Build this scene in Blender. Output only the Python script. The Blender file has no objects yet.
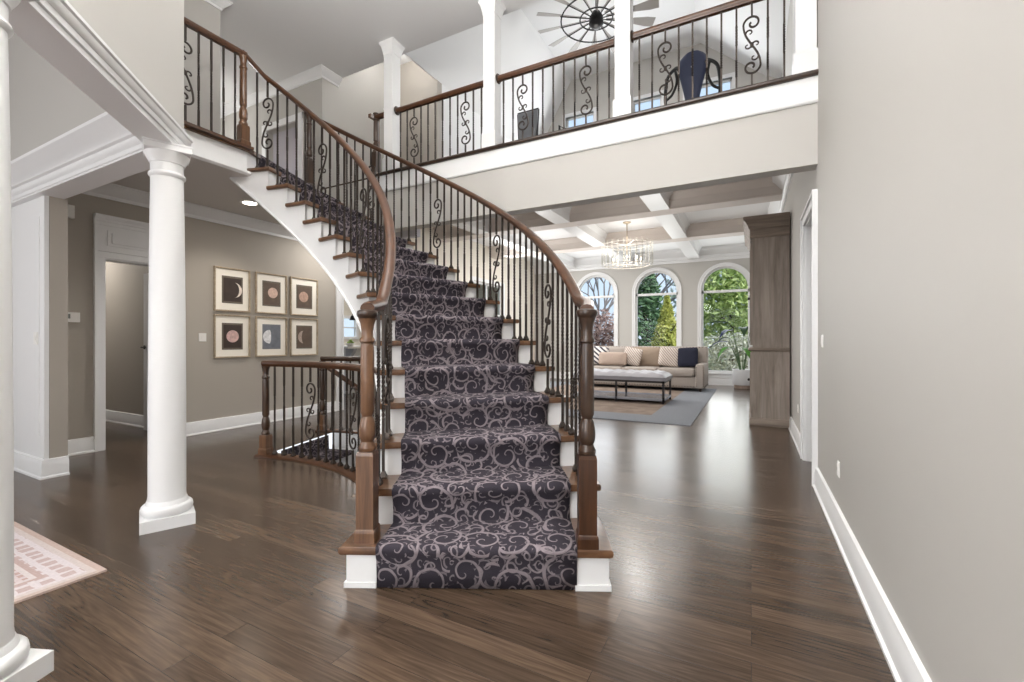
import bpy, math, random
from mathutils import Vector, Matrix
random.seed(7)
PI = math.pi
SC = bpy.context.scene
COL = SC.collection

# ------------------------------------------------------------------ materials
def new_mat(name):
    m = bpy.data.materials.new(name); m.use_nodes = True
    nt = m.node_tree
    return m, nt, nt.nodes, nt.links, nt.nodes['Principled BSDF']

def lin(c):
    return tuple(((v/255.0)/12.92 if v/255.0 <= .04045 else ((v/255.0+.055)/1.055)**2.4) for v in c) + (1.0,)

def plain(name, rgb, rough=.5, metal=0.0, spec=.5, bump=0.0, bscale=200.0, vary=0.0, vscale=4.0):
    m, nt, N, L, b = new_mat(name)
    b.inputs['Base Color'].default_value = lin(rgb)
    b.inputs['Roughness'].default_value = rough
    b.inputs['Metallic'].default_value = metal
    b.inputs['Specular IOR Level'].default_value = spec
    tc = N.new('ShaderNodeTexCoord')
    if vary > 0:
        n = N.new('ShaderNodeTexNoise'); n.inputs['Scale'].default_value = vscale; n.inputs['Detail'].default_value = 6
        L.new(tc.outputs['Object'], n.inputs['Vector'])
        r = N.new('ShaderNodeMapRange'); r.inputs['To Min'].default_value = 1-vary; r.inputs['To Max'].default_value = 1+vary
        L.new(n.outputs['Fac'], r.inputs['Value'])
        h = N.new('ShaderNodeHueSaturation'); h.inputs['Color'].default_value = lin(rgb)
        L.new(r.outputs['Result'], h.inputs['Value']); L.new(h.outputs['Color'], b.inputs['Base Color'])
    if bump > 0:
        n2 = N.new('ShaderNodeTexNoise'); n2.inputs['Scale'].default_value = bscale; n2.inputs['Detail'].default_value = 3
        L.new(tc.outputs['Object'], n2.inputs['Vector'])
        bp = N.new('ShaderNodeBump'); bp.inputs['Strength'].default_value = bump; bp.inputs['Distance'].default_value = .002
        L.new(n2.outputs['Fac'], bp.inputs['Height']); L.new(bp.outputs['Normal'], b.inputs['Normal'])
    return m

def wood(name, c1, c2, rough=.3, axis='z', scale=1.0, bump=.05, coat=.0):
    m, nt, N, L, b = new_mat(name)
    tc = N.new('ShaderNodeTexCoord'); mp = N.new('ShaderNodeMapping')
    s = {'x': (2, 26, 26), 'y': (26, 2, 26), 'z': (26, 26, 2), 'n': (14, 14, 14)}[axis]
    mp.inputs['Scale'].default_value = tuple(v*scale for v in s)
    L.new(tc.outputs['Object'], mp.inputs['Vector'])
    n = N.new('ShaderNodeTexNoise'); n.inputs['Scale'].default_value = 1.0; n.inputs['Detail'].default_value = 8
    n.inputs['Roughness'].default_value = .65; n.inputs['Distortion'].default_value = .6
    L.new(mp.outputs['Vector'], n.inputs['Vector'])
    cr = N.new('ShaderNodeValToRGB')
    cr.color_ramp.elements[0].position = .32; cr.color_ramp.elements[0].color = lin(c1)
    cr.color_ramp.elements[1].position = .68; cr.color_ramp.elements[1].color = lin(c2)
    L.new(n.outputs['Fac'], cr.inputs['Fac']); L.new(cr.outputs['Color'], b.inputs['Base Color'])
    b.inputs['Roughness'].default_value = rough
    b.inputs['Coat Weight'].default_value = coat; b.inputs['Coat Roughness'].default_value = .12
    bp = N.new('ShaderNodeBump'); bp.inputs['Strength'].default_value = bump; bp.inputs['Distance'].default_value = .002
    L.new(n.outputs['Fac'], bp.inputs['Height']); L.new(bp.outputs['Normal'], b.inputs['Normal'])
    return m

def mathn(N, L, op, a, b=None, c=None, clamp=False):
    n = N.new('ShaderNodeMath'); n.operation = op; n.use_clamp = clamp
    for i, v in enumerate((a, b, c)):
        if v is None: continue
        if isinstance(v, (int, float)): n.inputs[i].default_value = v
        else: L.new(v, n.inputs[i])
    return n.outputs[0]

def floor_mat():
    m, nt, N, L, b = new_mat('oak_floor')
    tc = N.new('ShaderNodeTexCoord')
    br = N.new('ShaderNodeTexBrick')
    br.offset = .37; br.offset_frequency = 2; br.squash = 1.0
    br.inputs['Color1'].default_value = (0, 0, 0, 1); br.inputs['Color2'].default_value = (1, 1, 1, 1)
    br.inputs['Mortar'].default_value = (.5, .5, .5, 1)
    br.inputs['Scale'].default_value = 1.0; br.inputs['Mortar Size'].default_value = .0008
    br.inputs['Mortar Smooth'].default_value = .3; br.inputs['Bias'].default_value = 0
    br.inputs['Brick Width'].default_value = 1.15; br.inputs['Row Height'].default_value = .088
    L.new(tc.outputs['Object'], br.inputs['Vector'])
    # per-plank offset for the grain
    sep = N.new('ShaderNodeSeparateColor'); L.new(br.outputs['Color'], sep.inputs['Color'])
    pl = sep.outputs[0]
    cmb = N.new('ShaderNodeCombineXYZ')
    L.new(mathn(N, L, 'MULTIPLY', pl, 37.0), cmb.inputs[0]); L.new(mathn(N, L, 'MULTIPLY', pl, 11.0), cmb.inputs[1])
    va = N.new('ShaderNodeVectorMath'); va.operation = 'ADD'
    L.new(tc.outputs['Object'], va.inputs[0]); L.new(cmb.outputs[0], va.inputs[1])
    mp = N.new('ShaderNodeMapping'); mp.inputs['Scale'].default_value = (.8, 10.0, 1)
    L.new(va.outputs[0], mp.inputs['Vector'])
    n1 = N.new('ShaderNodeTexNoise'); n1.inputs['Scale'].default_value = 1.1; n1.inputs['Detail'].default_value = 3; n1.inputs['Distortion'].default_value = .5
    L.new(mp.outputs['Vector'], n1.inputs['Vector'])
    rings = mathn(N, L, 'FRACT', mathn(N, L, 'MULTIPLY', n1.outputs['Fac'], 11.0))
    rings = mathn(N, L, 'ABSOLUTE', mathn(N, L, 'SUBTRACT', mathn(N, L, 'MULTIPLY', rings, 2.0), 1.0))
    mp2 = N.new('ShaderNodeMapping'); mp2.inputs['Scale'].default_value = (6, 130, 1)
    L.new(va.outputs[0], mp2.inputs['Vector'])
    n2 = N.new('ShaderNodeTexNoise'); n2.inputs['Scale'].default_value = 1.0; n2.inputs['Detail'].default_value = 5
    L.new(mp2.outputs['Vector'], n2.inputs['Vector'])
    n3 = N.new('ShaderNodeTexNoise'); n3.inputs['Scale'].default_value = .9; n3.inputs['Detail'].default_value = 2
    L.new(tc.outputs['Object'], n3.inputs['Vector'])
    f = mathn(N, L, 'ADD', mathn(N, L, 'MULTIPLY', rings, .15), mathn(N, L, 'MULTIPLY', n2.outputs['Fac'], .46))
    f = mathn(N, L, 'ADD', f, mathn(N, L, 'MULTIPLY', pl, .24))
    f = mathn(N, L, 'ADD', f, mathn(N, L, 'MULTIPLY', n3.outputs['Fac'], .22))
    cr = N.new('ShaderNodeValToRGB')
    e = cr.color_ramp.elements
    e[0].position = .22; e[0].color = lin(FLOOR_C[0]); e[1].position = .92; e[1].color = lin(FLOOR_C[2])
    e2 = e.new(.55); e2.color = lin(FLOOR_C[1])
    L.new(f, cr.inputs['Fac'])
    mx = N.new('ShaderNodeMix'); mx.data_type = 'RGBA'
    L.new(br.outputs['Fac'], mx.inputs['Factor']); L.new(cr.outputs['Color'], mx.inputs['A'])
    mx.inputs['B'].default_value = lin((38, 29, 24))
    L.new(mx.outputs['Result'], b.inputs['Base Color'])
    rr = N.new('ShaderNodeMapRange'); rr.inputs['To Min'].default_value = .17; rr.inputs['To Max'].default_value = .27
    L.new(f, rr.inputs['Value']); L.new(rr.outputs['Result'], b.inputs['Roughness'])
    b.inputs['Specular IOR Level'].default_value = .45
    hh = mathn(N, L, 'SUBTRACT', mathn(N, L, 'MULTIPLY', f, .5), mathn(N, L, 'MULTIPLY', br.outputs['Fac'], 1.0))
    bp = N.new('ShaderNodeBump'); bp.inputs['Strength'].default_value = .08; bp.inputs['Distance'].default_value = .002
    L.new(hh, bp.inputs['Height']); L.new(bp.outputs['Normal'], b.inputs['Normal'])
    return m
FLOOR_C = [(42, 33, 26), (77, 62, 50), (112, 93, 76)]

def swirl_layer(N, L, vec, scale, turns, width, seed, rand=.55, rmax=.62):
    """spiral tendrils that curl up in the cells of a loose grid; returns 0..1 stroke mask"""
    mp = N.new('ShaderNodeMapping'); mp.inputs['Location'].default_value = (seed*1.37, seed*.71, 0); mp.inputs['Scale'].default_value = (scale, scale, scale)
    L.new(vec, mp.inputs['Vector'])
    vo = N.new('ShaderNodeTexVoronoi'); vo.voronoi_dimensions = '2D'; vo.feature = 'F1'
    vo.inputs['Scale'].default_value = 1.0; vo.inputs['Randomness'].default_value = rand
    L.new(mp.outputs['Vector'], vo.inputs['Vector'])
    sb = N.new('ShaderNodeVectorMath'); sb.operation = 'SUBTRACT'
    L.new(mp.outputs['Vector'], sb.inputs[0]); L.new(vo.outputs['Position'], sb.inputs[1])
    sx = N.new('ShaderNodeSeparateXYZ'); L.new(sb.outputs[0], sx.inputs[0])
    sc = N.new('ShaderNodeSeparateColor'); L.new(vo.outputs['Color'], sc.inputs['Color'])
    hand = mathn(N, L, 'SUBTRACT', mathn(N, L, 'MULTIPLY', mathn(N, L, 'GREATER_THAN', sc.outputs[0], .5), 2.0), 1.0)
    ang = mathn(N, L, 'MULTIPLY', mathn(N, L, 'ARCTAN2', sx.outputs[1], sx.outputs[0]), hand)
    ang = mathn(N, L, 'ADD', mathn(N, L, 'DIVIDE', ang, 2*PI), sc.outputs[1])
    r = mathn(N, L, 'SQRT', mathn(N, L, 'ADD', mathn(N, L, 'MULTIPLY', sx.outputs[0], sx.outputs[0]), mathn(N, L, 'MULTIPLY', sx.outputs[1], sx.outputs[1])))
    ph = mathn(N, L, 'SUBTRACT', ang, mathn(N, L, 'MULTIPLY', mathn(N, L, 'POWER', r, .75), turns))
    fr = mathn(N, L, 'FRACT', mathn(N, L, 'ADD', ph, 40.0))
    d = mathn(N, L, 'ABSOLUTE', mathn(N, L, 'SUBTRACT', fr, .5))
    # constant-ish stroke width: compare with width grown a little outwards
    st = mathn(N, L, 'SUBTRACT', 1.0, mathn(N, L, 'DIVIDE', d, mathn(N, L, 'ADD', width, mathn(N, L, 'MULTIPLY', r, .06))))
    st = mathn(N, L, 'MULTIPLY', st, 2.4, clamp=True)
    return st, r

def carpet_mat():
    m, nt, N, L, b = new_mat('scroll_carpet')
    uv = N.new('ShaderNodeUVMap'); uv.uv_map = 'UVMap'
    wn = N.new('ShaderNodeTexNoise'); wn.inputs['Scale'].default_value = 9.0; wn.inputs['Detail'].default_value = 2
    L.new(uv.outputs['UV'], wn.inputs['Vector'])
    ws = N.new('ShaderNodeVectorMath'); ws.operation = 'SUBTRACT'; ws.inputs[1].default_value = (.5, .5, .5)
    L.new(wn.outputs['Color'], ws.inputs[0])
    wm = N.new('ShaderNodeVectorMath'); wm.operation = 'SCALE'; wm.inputs['Scale'].default_value = .03
    L.new(ws.outputs[0], wm.inputs[0])
    wa = N.new('ShaderNodeVectorMath'); wa.operation = 'ADD'
    L.new(uv.outputs['UV'], wa.inputs[0]); L.new(wm.outputs[0], wa.inputs[1])
    a, ra = swirl_layer(N, L, wa.outputs[0], 5.4, 2.5, .075, 3.0, .7)
    c2, rc = swirl_layer(N, L, wa.outputs[0], 10.5, 1.7, .09, 8.0, .8)
    gate = mathn(N, L, 'GREATER_THAN', ra, .34)
    s = mathn(N, L, 'MAXIMUM', a, mathn(N, L, 'MULTIPLY', c2, gate))
    c3, rd = swirl_layer(N, L, wa.outputs[0], 17.0, 1.5, .10, 15.0, .9)
    g3 = mathn(N, L, 'MULTIPLY', mathn(N, L, 'GREATER_THAN', ra, .24), mathn(N, L, 'LESS_THAN', s, .05))
    s = mathn(N, L, 'MAXIMUM', s, mathn(N, L, 'MULTIPLY', mathn(N, L, 'MULTIPLY', c3, g3), .7))
    n = N.new('ShaderNodeTexNoise'); n.inputs['Scale'].default_value = 260; n.inputs['Detail'].default_value = 2
    L.new(uv.outputs['UV'], n.inputs['Vector'])
    br = N.new('ShaderNodeTexNoise'); br.inputs['Scale'].default_value = 40; br.inputs['Detail'].default_value = 2
    L.new(uv.outputs['UV'], br.inputs['Vector'])
    s = mathn(N, L, 'MULTIPLY', s, mathn(N, L, 'ADD', .55, mathn(N, L, 'MULTIPLY', br.outputs['Fac'], .9)), clamp=True)
    mx = N.new('ShaderNodeMix'); mx.data_type = 'RGBA'
    mx.inputs['A'].default_value = lin((58, 54, 61)); mx.inputs['B'].default_value = lin((138, 128, 132))
    L.new(s, mx.inputs['Factor'])
    hs = N.new('ShaderNodeHueSaturation'); L.new(mx.outputs['Result'], hs.inputs['Color'])
    L.new(mathn(N, L, 'ADD', .72, mathn(N, L, 'MULTIPLY', n.outputs['Fac'], .56)), hs.inputs['Value'])
    L.new(hs.outputs['Color'], b.inputs['Base Color'])
    b.inputs['Roughness'].default_value = .95; b.inputs['Specular IOR Level'].default_value = .1
    bp = N.new('ShaderNodeBump'); bp.inputs['Strength'].default_value = .5; bp.inputs['Distance'].default_value = .004
    L.new(mathn(N, L, 'ADD', n.outputs['Fac'], s), bp.inputs['Height']); L.new(bp.outputs['Normal'], b.inputs['Normal'])
    return m

def glass_mat(name='window_glass', tint=(235, 242, 246), refl=.006):
    m, nt, N, L, b = new_mat(name)
    N.remove(b)
    t = N.new('ShaderNodeBsdfTransparent'); t.inputs['Color'].default_value = lin(tint)
    g = N.new('ShaderNodeBsdfGlossy'); g.inputs['Roughness'].default_value = .02
    mx = N.new('ShaderNodeMixShader'); mx.inputs['Fac'].default_value = refl
    L.new(t.outputs[0], mx.inputs[1]); L.new(g.outputs[0], mx.inputs[2])
    L.new(mx.outputs[0], N['Material Output'].inputs['Surface'])
    return m

def emit_mat(name, rgb, strength):
    m, nt, N, L, b = new_mat(name)
    b.inputs['Base Color'].default_value = lin(rgb)
    b.inputs['Emission Color'].default_value = lin(rgb); b.inputs['Emission Strength'].default_value = strength
    return m

def leaf_mat(name, c1, c2, rough=.6):
    m, nt, N, L, b = new_mat(name)
    ge = N.new('ShaderNodeNewGeometry')
    cr = N.new('ShaderNodeValToRGB')
    cr.color_ramp.elements[0].color = lin(c1); cr.color_ramp.elements[1].color = lin(c2)
    L.new(ge.outputs['Random Per Island'], cr.inputs['Fac']); L.new(cr.outputs['Color'], b.inputs['Base Color'])
    b.inputs['Roughness'].default_value = rough
    tr = N.new('ShaderNodeBsdfTranslucent'); L.new(cr.outputs['Color'], tr.inputs['Color'])
    mx = N.new('ShaderNodeMixShader'); mx.inputs['Fac'].default_value = .35
    L.new(b.outputs[0], mx.inputs[1]); L.new(tr.outputs[0], mx.inputs[2]); L.new(mx.outputs[0], N['Material Output'].inputs['Surface'])
    return m

def stripe_mat(name, c1, c2, scale, ang=0, duty=.5, rough=.85):
    m, nt, N, L, b = new_mat(name)
    tc = N.new('ShaderNodeTexCoord'); mp = N.new('ShaderNodeMapping'); mp.inputs['Rotation'].default_value = (0, ang, 0)
    L.new(tc.outputs['Object'], mp.inputs['Vector'])
    sx = N.new('ShaderNodeSeparateXYZ'); L.new(mp.outputs[0], sx.inputs[0])
    f = mathn(N, L, 'GREATER_THAN', mathn(N, L, 'FRACT', mathn(N, L, 'MULTIPLY', sx.outputs[0], scale)), duty)
    mx = N.new('ShaderNodeMix'); mx.data_type = 'RGBA'; mx.inputs['A'].default_value = lin(c1); mx.inputs['B'].default_value = lin(c2)
    L.new(f, mx.inputs['Factor']); L.new(mx.outputs['Result'], b.inputs['Base Color']); b.inputs['Roughness'].default_value = rough
    return m

def rug_mat(name, bands, field1, field2, scale, motif=None, knots=60):
    """UV 0..1 u,v in metres from the edges: 'bands' is a list of (distance from edge, colour); inside them a mottled field"""
    m, nt, N, L, b = new_mat(name)
    uv = N.new('ShaderNodeUVMap'); uv.uv_map = 'UVMap'
    sx = N.new('ShaderNodeSeparateXYZ'); L.new(uv.outputs['UV'], sx.inputs[0])
    w, h = motif[0], motif[1]
    dx = mathn(N, L, 'MINIMUM', sx.outputs[0], mathn(N, L, 'SUBTRACT', w, sx.outputs[0]))
    dy = mathn(N, L, 'MINIMUM', sx.outputs[1], mathn(N, L, 'SUBTRACT', h, sx.outputs[1]))
    d = mathn(N, L, 'MINIMUM', dx, dy)
    n = N.new('ShaderNodeTexNoise'); n.inputs['Scale'].default_value = scale; n.inputs['Detail'].default_value = 5
    L.new(uv.outputs['UV'], n.inputs['Vector'])
    cr = N.new('ShaderNodeValToRGB'); cr.color_ramp.elements[0].position = .38; cr.color_ramp.elements[1].position = .62
    cr.color_ramp.elements[0].color = lin(field1); cr.color_ramp.elements[1].color = lin(field2)
    L.new(n.outputs['Fac'], cr.inputs['Fac'])
    col = cr.outputs['Color']
    for dist, c, pat in reversed(bands):
        mx = N.new('ShaderNodeMix'); mx.data_type = 'RGBA'
        L.new(mathn(N, L, 'LESS_THAN', d, dist), mx.inputs['Factor']); L.new(col, mx.inputs['A'])
        if pat is None:
            mx.inputs['B'].default_value = lin(c)
        else:
            vo = N.new('ShaderNodeTexVoronoi'); vo.voronoi_dimensions = '2D'; vo.distance = 'CHEBYCHEV'
            vo.inputs['Scale'].default_value = pat[1]; vo.inputs['Randomness'].default_value = .12
            L.new(uv.outputs['UV'], vo.inputs['Vector'])
            m2 = N.new('ShaderNodeMix'); m2.data_type = 'RGBA'; m2.inputs['A'].default_value = lin(c); m2.inputs['B'].default_value = lin(pat[0])
            v = mathn(N, L, 'GREATER_THAN', mathn(N, L, 'ADD', vo.outputs['Distance'], mathn(N, L, 'MULTIPLY', n.outputs['Fac'], .35)), .50)
            L.new(v, m2.inputs['Factor']); L.new(m2.outputs['Result'], mx.inputs['B'])
        col = mx.outputs['Result']
    n2 = N.new('ShaderNodeTexNoise'); n2.inputs['Scale'].default_value = knots; n2.inputs['Detail'].default_value = 3
    L.new(uv.outputs['UV'], n2.inputs['Vector'])
    hs = N.new('ShaderNodeHueSaturation'); L.new(col, hs.inputs['Color'])
    L.new(mathn(N, L, 'ADD', .8, mathn(N, L, 'MULTIPLY', n2.outputs['Fac'], .4)), hs.inputs['Value'])
    L.new(hs.outputs['Color'], b.inputs['Base Color']); b.inputs['Roughness'].default_value = .95; b.inputs['Specular IOR Level'].default_value = .1
    return m

M = {}
M['wall'] = plain('greige_paint', (187, 184, 179), .6, bump=.03, bscale=400, spec=.3)
M['wall_hall'] = plain('taupe_paint', (170, 163, 153), .6, bump=.03, bscale=400, spec=.3)
M['white'] = plain('white_trim_paint', (228, 228, 228), .38, bump=.01, bscale=300)
M['ceil'] = plain('white_ceiling_paint', (238, 238, 238), .7, bump=.02, bscale=500, spec=.2)
M['ceil_hall'] = plain('shaded_ceiling_paint', (206, 203, 199), .7, bump=.02, bscale=500, spec=.2)  # white ceiling, its grey is shade put into the colour
M['coffer'] = plain('coffer_taupe_paint', (212, 203, 196), .6, spec=.3, bump=.02, bscale=500)
M['cream'] = plain('cream_paint', (226, 220, 208), .6, spec=.3, bump=.02, bscale=400)
M['floor'] = floor_mat()
M['oak'] = wood('stair_oak', (70, 46, 31), (122, 88, 62), .28, 'z', .8, .04, .3)
M['oak_rail'] = wood('rail_oak', (64, 39, 23), (86, 54, 33), .3, 'n', .5, .0, .15)
M['oak_tread'] = wood('tread_oak', (80, 54, 37), (122, 88, 62), .28, 'x', .6, .03, .3)
M['oak_dark'] = wood('dark_stained_oak', (40, 28, 21), (62, 44, 32), .3, 'n', 1.6, .01, .2)
M['newel_mid'] = wood('newel_walnut', (50, 30, 18), (86, 54, 34), .28, 'z', .8, .03, .3)
M['newel_dark'] = wood('newel_espresso', (44, 30, 22), (76, 54, 38), .28, 'z', .8, .03, .3)
M['iron'] = plain('bronze_iron', (62, 54, 49), .42, .55, bump=.05, bscale=150)
M['black'] = plain('black_metal', (22, 21, 22), .4, .4, bump=.02, bscale=200)
M['carpet'] = carpet_mat()
M['glass'] = glass_mat()
M['plastic'] = plain('white_plastic', (232, 230, 226), .35, bump=.01, bscale=300)
M['cabinet'] = wood('weathered_pine', (124, 113, 104), (172, 159, 148), .65, 'z', .55, .25)
M['cabinet_edge'] = wood('weathered_pine_moulding', (104, 92, 82), (152, 137, 124), .6, 'x', .55, .2)
M['linen'] = plain('taupe_linen', (166, 157, 150), .9, bump=.3, bscale=500, spec=.15, vary=.06, vscale=30)
M['linen_tan'] = plain('tan_linen', (160, 143, 127), .9, bump=.3, bscale=500, spec=.15, vary=.06, vscale=30)
M['linen_rose'] = plain('dusty_beige_cloth', (176, 158, 146), .9, bump=.3, bscale=500, spec=.15, vary=.08, vscale=40)
M['navy'] = plain('navy_cloth', (40, 42, 56), .85, bump=.3, bscale=500, spec=.2, vary=.1, vscale=30)
M['tuft'] = plain('pale_grey_leather', (146, 144, 149), .4, bump=.1, bscale=60, vary=.05, vscale=20)
M['gunmetal'] = plain('gunmetal_frame', (58, 54, 54), .4, .6, bump=.03, bscale=200)
M['nail'] = plain('dark_nailhead', (70, 60, 54), .3, .9, bump=.02, bscale=300)
M['chevron'] = stripe_mat('striped_cloth', (214, 204, 196), (164, 148, 138), 26, .7)
M['zebra'] = stripe_mat('navy_white_cloth', (222, 218, 214), (58, 56, 70), 13, .9, .55)
M['frame'] = wood('champagne_frame', (150, 134, 112), (186, 170, 146), .45, 'x', 1.0, .05)
M['mat'] = plain('cream_mat_board', (240, 234, 222), .8, bump=.02, bscale=500)
M['petal'] = leaf_mat('blossom', (250, 246, 240), (226, 214, 206))

# ------------------------------------------------------------------ mesh builder
class MB:
    def __init__(s): s.v = []; s.f = []; s.uv = {}
    def add(s, vs, fs):
        o = len(s.v); s.v += [tuple(p) for p in vs]; s.f += [tuple(i+o for i in f) for f in fs]; return o
    def box(s, x0, y0, z0, x1, y1, z1):
        x0, x1 = min(x0, x1), max(x0, x1); y0, y1 = min(y0, y1), max(y0, y1); z0, z1 = min(z0, z1), max(z0, z1)
        s.add([(x0,y0,z0),(x1,y0,z0),(x1,y1,z0),(x0,y1,z0),(x0,y0,z1),(x1,y0,z1),(x1,y1,z1),(x0,y1,z1)],
              [(0,3,2,1),(4,5,6,7),(0,1,5,4),(1,2,6,5),(2,3,7,6),(3,0,4,7)]); return s
    def prism(s, poly, z0, z1):
        n = len(poly)
        a = sum(poly[i][0]*poly[(i+1) % n][1]-poly[(i+1) % n][0]*poly[i][1] for i in range(n))
        if a < 0: poly = poly[::-1]
        vs = [(x, y, z0) for x, y in poly]+[(x, y, z1) for x, y in poly]
        s.add(vs, [tuple(range(n))[::-1], tuple(range(n, 2*n))]+[(i, (i+1) % n, (i+1) % n+n, i+n) for i in range(n)]); return s
    def loft(s, rings, caps=True, closed=True):
        """rings: list of equal-length point loops"""
        n = len(rings[0]); o = len(s.v)
        for r in rings: s.v += [tuple(p) for p in r]
        m = n if closed else n-1
        for k in range(len(rings)-1):
            for i in range(m):
                a = o+k*n+i; b_ = o+k*n+(i+1) % n
                s.f.append((a, b_, b_+n, a+n))
        if caps:
            s.f.append(tuple(o+i for i in range(n))[::-1]); e = o+(len(rings)-1)*n
            s.f.append(tuple(e+i for i in range(n)))
        return s
    def lathe(s, prof, c=(0, 0, 0), seg=20, caps=True):
        s.loft([[(c[0]+r*math.cos(2*PI*i/seg), c[1]+r*math.sin(2*PI*i/seg), c[2]+z) for i in range(seg)] for r, z in prof], caps); return s
    def square(s, prof, c=(0, 0, 0), ang=0.0):
        q = math.sqrt(2)
        s.loft([[(c[0]+r*q*math.cos(ang+PI/4+PI/2*i), c[1]+r*q*math.sin(ang+PI/4+PI/2*i), c[2]+z) for i in range(4)] for r, z in prof]); return s
    def sweep(s, path, prof, closed=False, caps=True):
        """prof (u: to the left of travel, v: up) swept along a 3-D path, kept vertical, mitred in plan"""
        n = len(path); rings = []
        P = [Vector(p) for p in path]
        for i in range(n):
            def d(a, b_):
                t = Vector((P[b_].x-P[a].x, P[b_].y-P[a].y)); return t.normalized() if t.length > 1e-9 else None
            t0 = d(i-1, i) if (i > 0 or closed) else None
            t1 = d(i, (i+1) % n) if (i < n-1 or closed) else None
            if t0 is None: t0 = t1
            if t1 is None: t1 = t0
            n0 = Vector((-t0.y, t0.x)); n1 = Vector((-t1.y, t1.x))
            b_ = (n0+n1).normalized(); k = 1/max(.3, b_.dot(n0))
            rings.append([(P[i].x+b_.x*k*u, P[i].y+b_.y*k*u, P[i].z+v) for u, v in prof])
        a = sum(prof[i][0]*prof[(i+1) % len(prof)][1]-prof[(i+1) % len(prof)][0]*prof[i][1] for i in range(len(prof)))
        if a > 0: rings = [r[::-1] for r in rings]
        if closed: rings.append(rings[0]); caps = False
        s.loft(rings, caps); return s
    def tube(s, path, r, seg=6, caps=True):
        P = [Vector(p) for p in path]; rings = []
        up = None
        for i in range(len(P)):
            t = (P[min(i+1, len(P)-1)]-P[max(i-1, 0)]).normalized()
            if up is None: up = Vector((0, 0, 1)) if abs(t.z) < .9 else Vector((1, 0, 0))
            x = t.cross(up).normalized(); y = x.cross(t).normalized(); up = y
            rr = r[i] if isinstance(r, (list, tuple)) else r
            rings.append([P[i]+x*(rr*math.cos(2*PI*k/seg))+y*(rr*math.sin(2*PI*k/seg)) for k in range(seg)])
        s.loft([q[::-1] for q in rings], caps); return s
    def ball(s, c, r, seg=10, ring=6):
        rx, ry, rz = (r, r, r) if isinstance(r, (int, float)) else r
        s.loft([[(c[0]+rx*math.sin(PI*k/ring)*math.cos(2*PI*i/seg), c[1]+ry*math.sin(PI*k/ring)*math.sin(2*PI*i/seg), c[2]-rz*math.cos(PI*k/ring)) for i in range(seg)]
                for k in [.05]+list(range(1, ring))+[ring-.05]]); return s
    def xf(s, mat):
        s.v = [tuple(mat @ Vector(p)) for p in s.v]; return s
    def mesh(s, name, mat, smooth=True, angle=35):
        me = bpy.data.meshes.new(name); me.from_pydata(s.v, [], s.f); me.materials.append(mat)
        if smooth:
            me.shade_smooth(); me.set_sharp_from_angle(angle=math.radians(angle))
        me.update(); return me

def link(name, me, parent=None, world=True):
    o = bpy.data.objects.new(name, me); COL.objects.link(o)
    if parent is not None:
        o.parent = parent
        if world:
            o.matrix_parent_inverse = pinv(parent)
    return o
def pinv(p):
    return p.matrix_basis.inverted() if p.parent is None else Matrix.Identity(4)
def part(name, mb, mat, parent=None, world=True, smooth=True, angle=35):
    return link(name, mb.mesh(name, M[mat] if isinstance(mat, str) else mat, smooth, angle), parent, world)
def tag(o, label, cat, group=None, kind=None):
    o['label'] = label; o['category'] = cat
    if group: o['group'] = group
    if kind: o['kind'] = kind
    return o
def thing(name, label, cat, loc=(0, 0, 0), rz=0.0, group=None):
    o = bpy.data.objects.new(name, None); COL.objects.link(o); o.empty_display_size = .1
    o.location = loc; o.rotation_euler = (0, 0, rz)
    o.matrix_basis = Matrix.Translation(loc) @ Matrix.Rotation(rz, 4, 'Z')
    return tag(o, label, cat, group)
def struct(name, mb, mat, label=None, cat=None, parent=None, smooth=True):
    o = part(name, mb, mat, parent, True, smooth)
    if parent is None:
        o['kind'] = 'structure'
        if label: o['label'] = label; o['category'] = cat or 'wall'
    return o
def sroot(name, label, cat, loc=(0, 0, 0)):
    o = thing(name, label, cat, loc); o['kind'] = 'structure'; return o
def dup(root, loc, rz, label=None, group=None):
    r = root.copy(); COL.objects.link(r); r.location = loc; r.rotation_euler = (0, 0, rz)
    if label: r['label'] = label
    if group: r['group'] = group
    for ch in list(root.children):
        c = ch.copy(); COL.objects.link(c); c.parent = r
        for g in list(ch.children):
            d = g.copy(); COL.objects.link(d); d.parent = c
    return r

# ------------------------------------------------------------------ key dimensions (eye height = 1)
XR = .403            # right wall
XL = -5.25           # left hall wall
YB = 3.71            # balcony face
ZH = 2.216           # header underside
ZB = 2.84            # balcony floor
ZL = 2.672           # stair landing
ZC = 4.27            # foyer ceiling
ZHC = 2.44           # hall ceiling
YF = 11.2            # window wall
ZLC = 3.13           # living room ceiling
RISE = .167

# stair plan: two arcs about one centre
SCX, SCY, SRI, SRO, SA0, SDA, SSK, SA2, SE = -3.22605, .49579, 1.95247, 3.06211, .33211, .09371, -.01469, .00024, -.01924
def arc(a, R):
    f = R*(1+SE*math.cos(2*a)); return SCX+f*math.cos(a), SCY+f*math.sin(a)
def ang(n): return SA0+SDA*n+SA2*n*n
def delta(n):
    return 0.0
def SP(n, s):
    """plan point at step position n (n = nosing of step n), s across: 0 inner end of the treads, 1 outer end"""
    i = arc(ang(n), SRI); o = arc(ang(n)-SSK, SRO)
    d = delta(n); s = d+(1-d)*s
    return i[0]+(o[0]-i[0])*s, i[1]+(o[1]-i[1])*s

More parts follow.
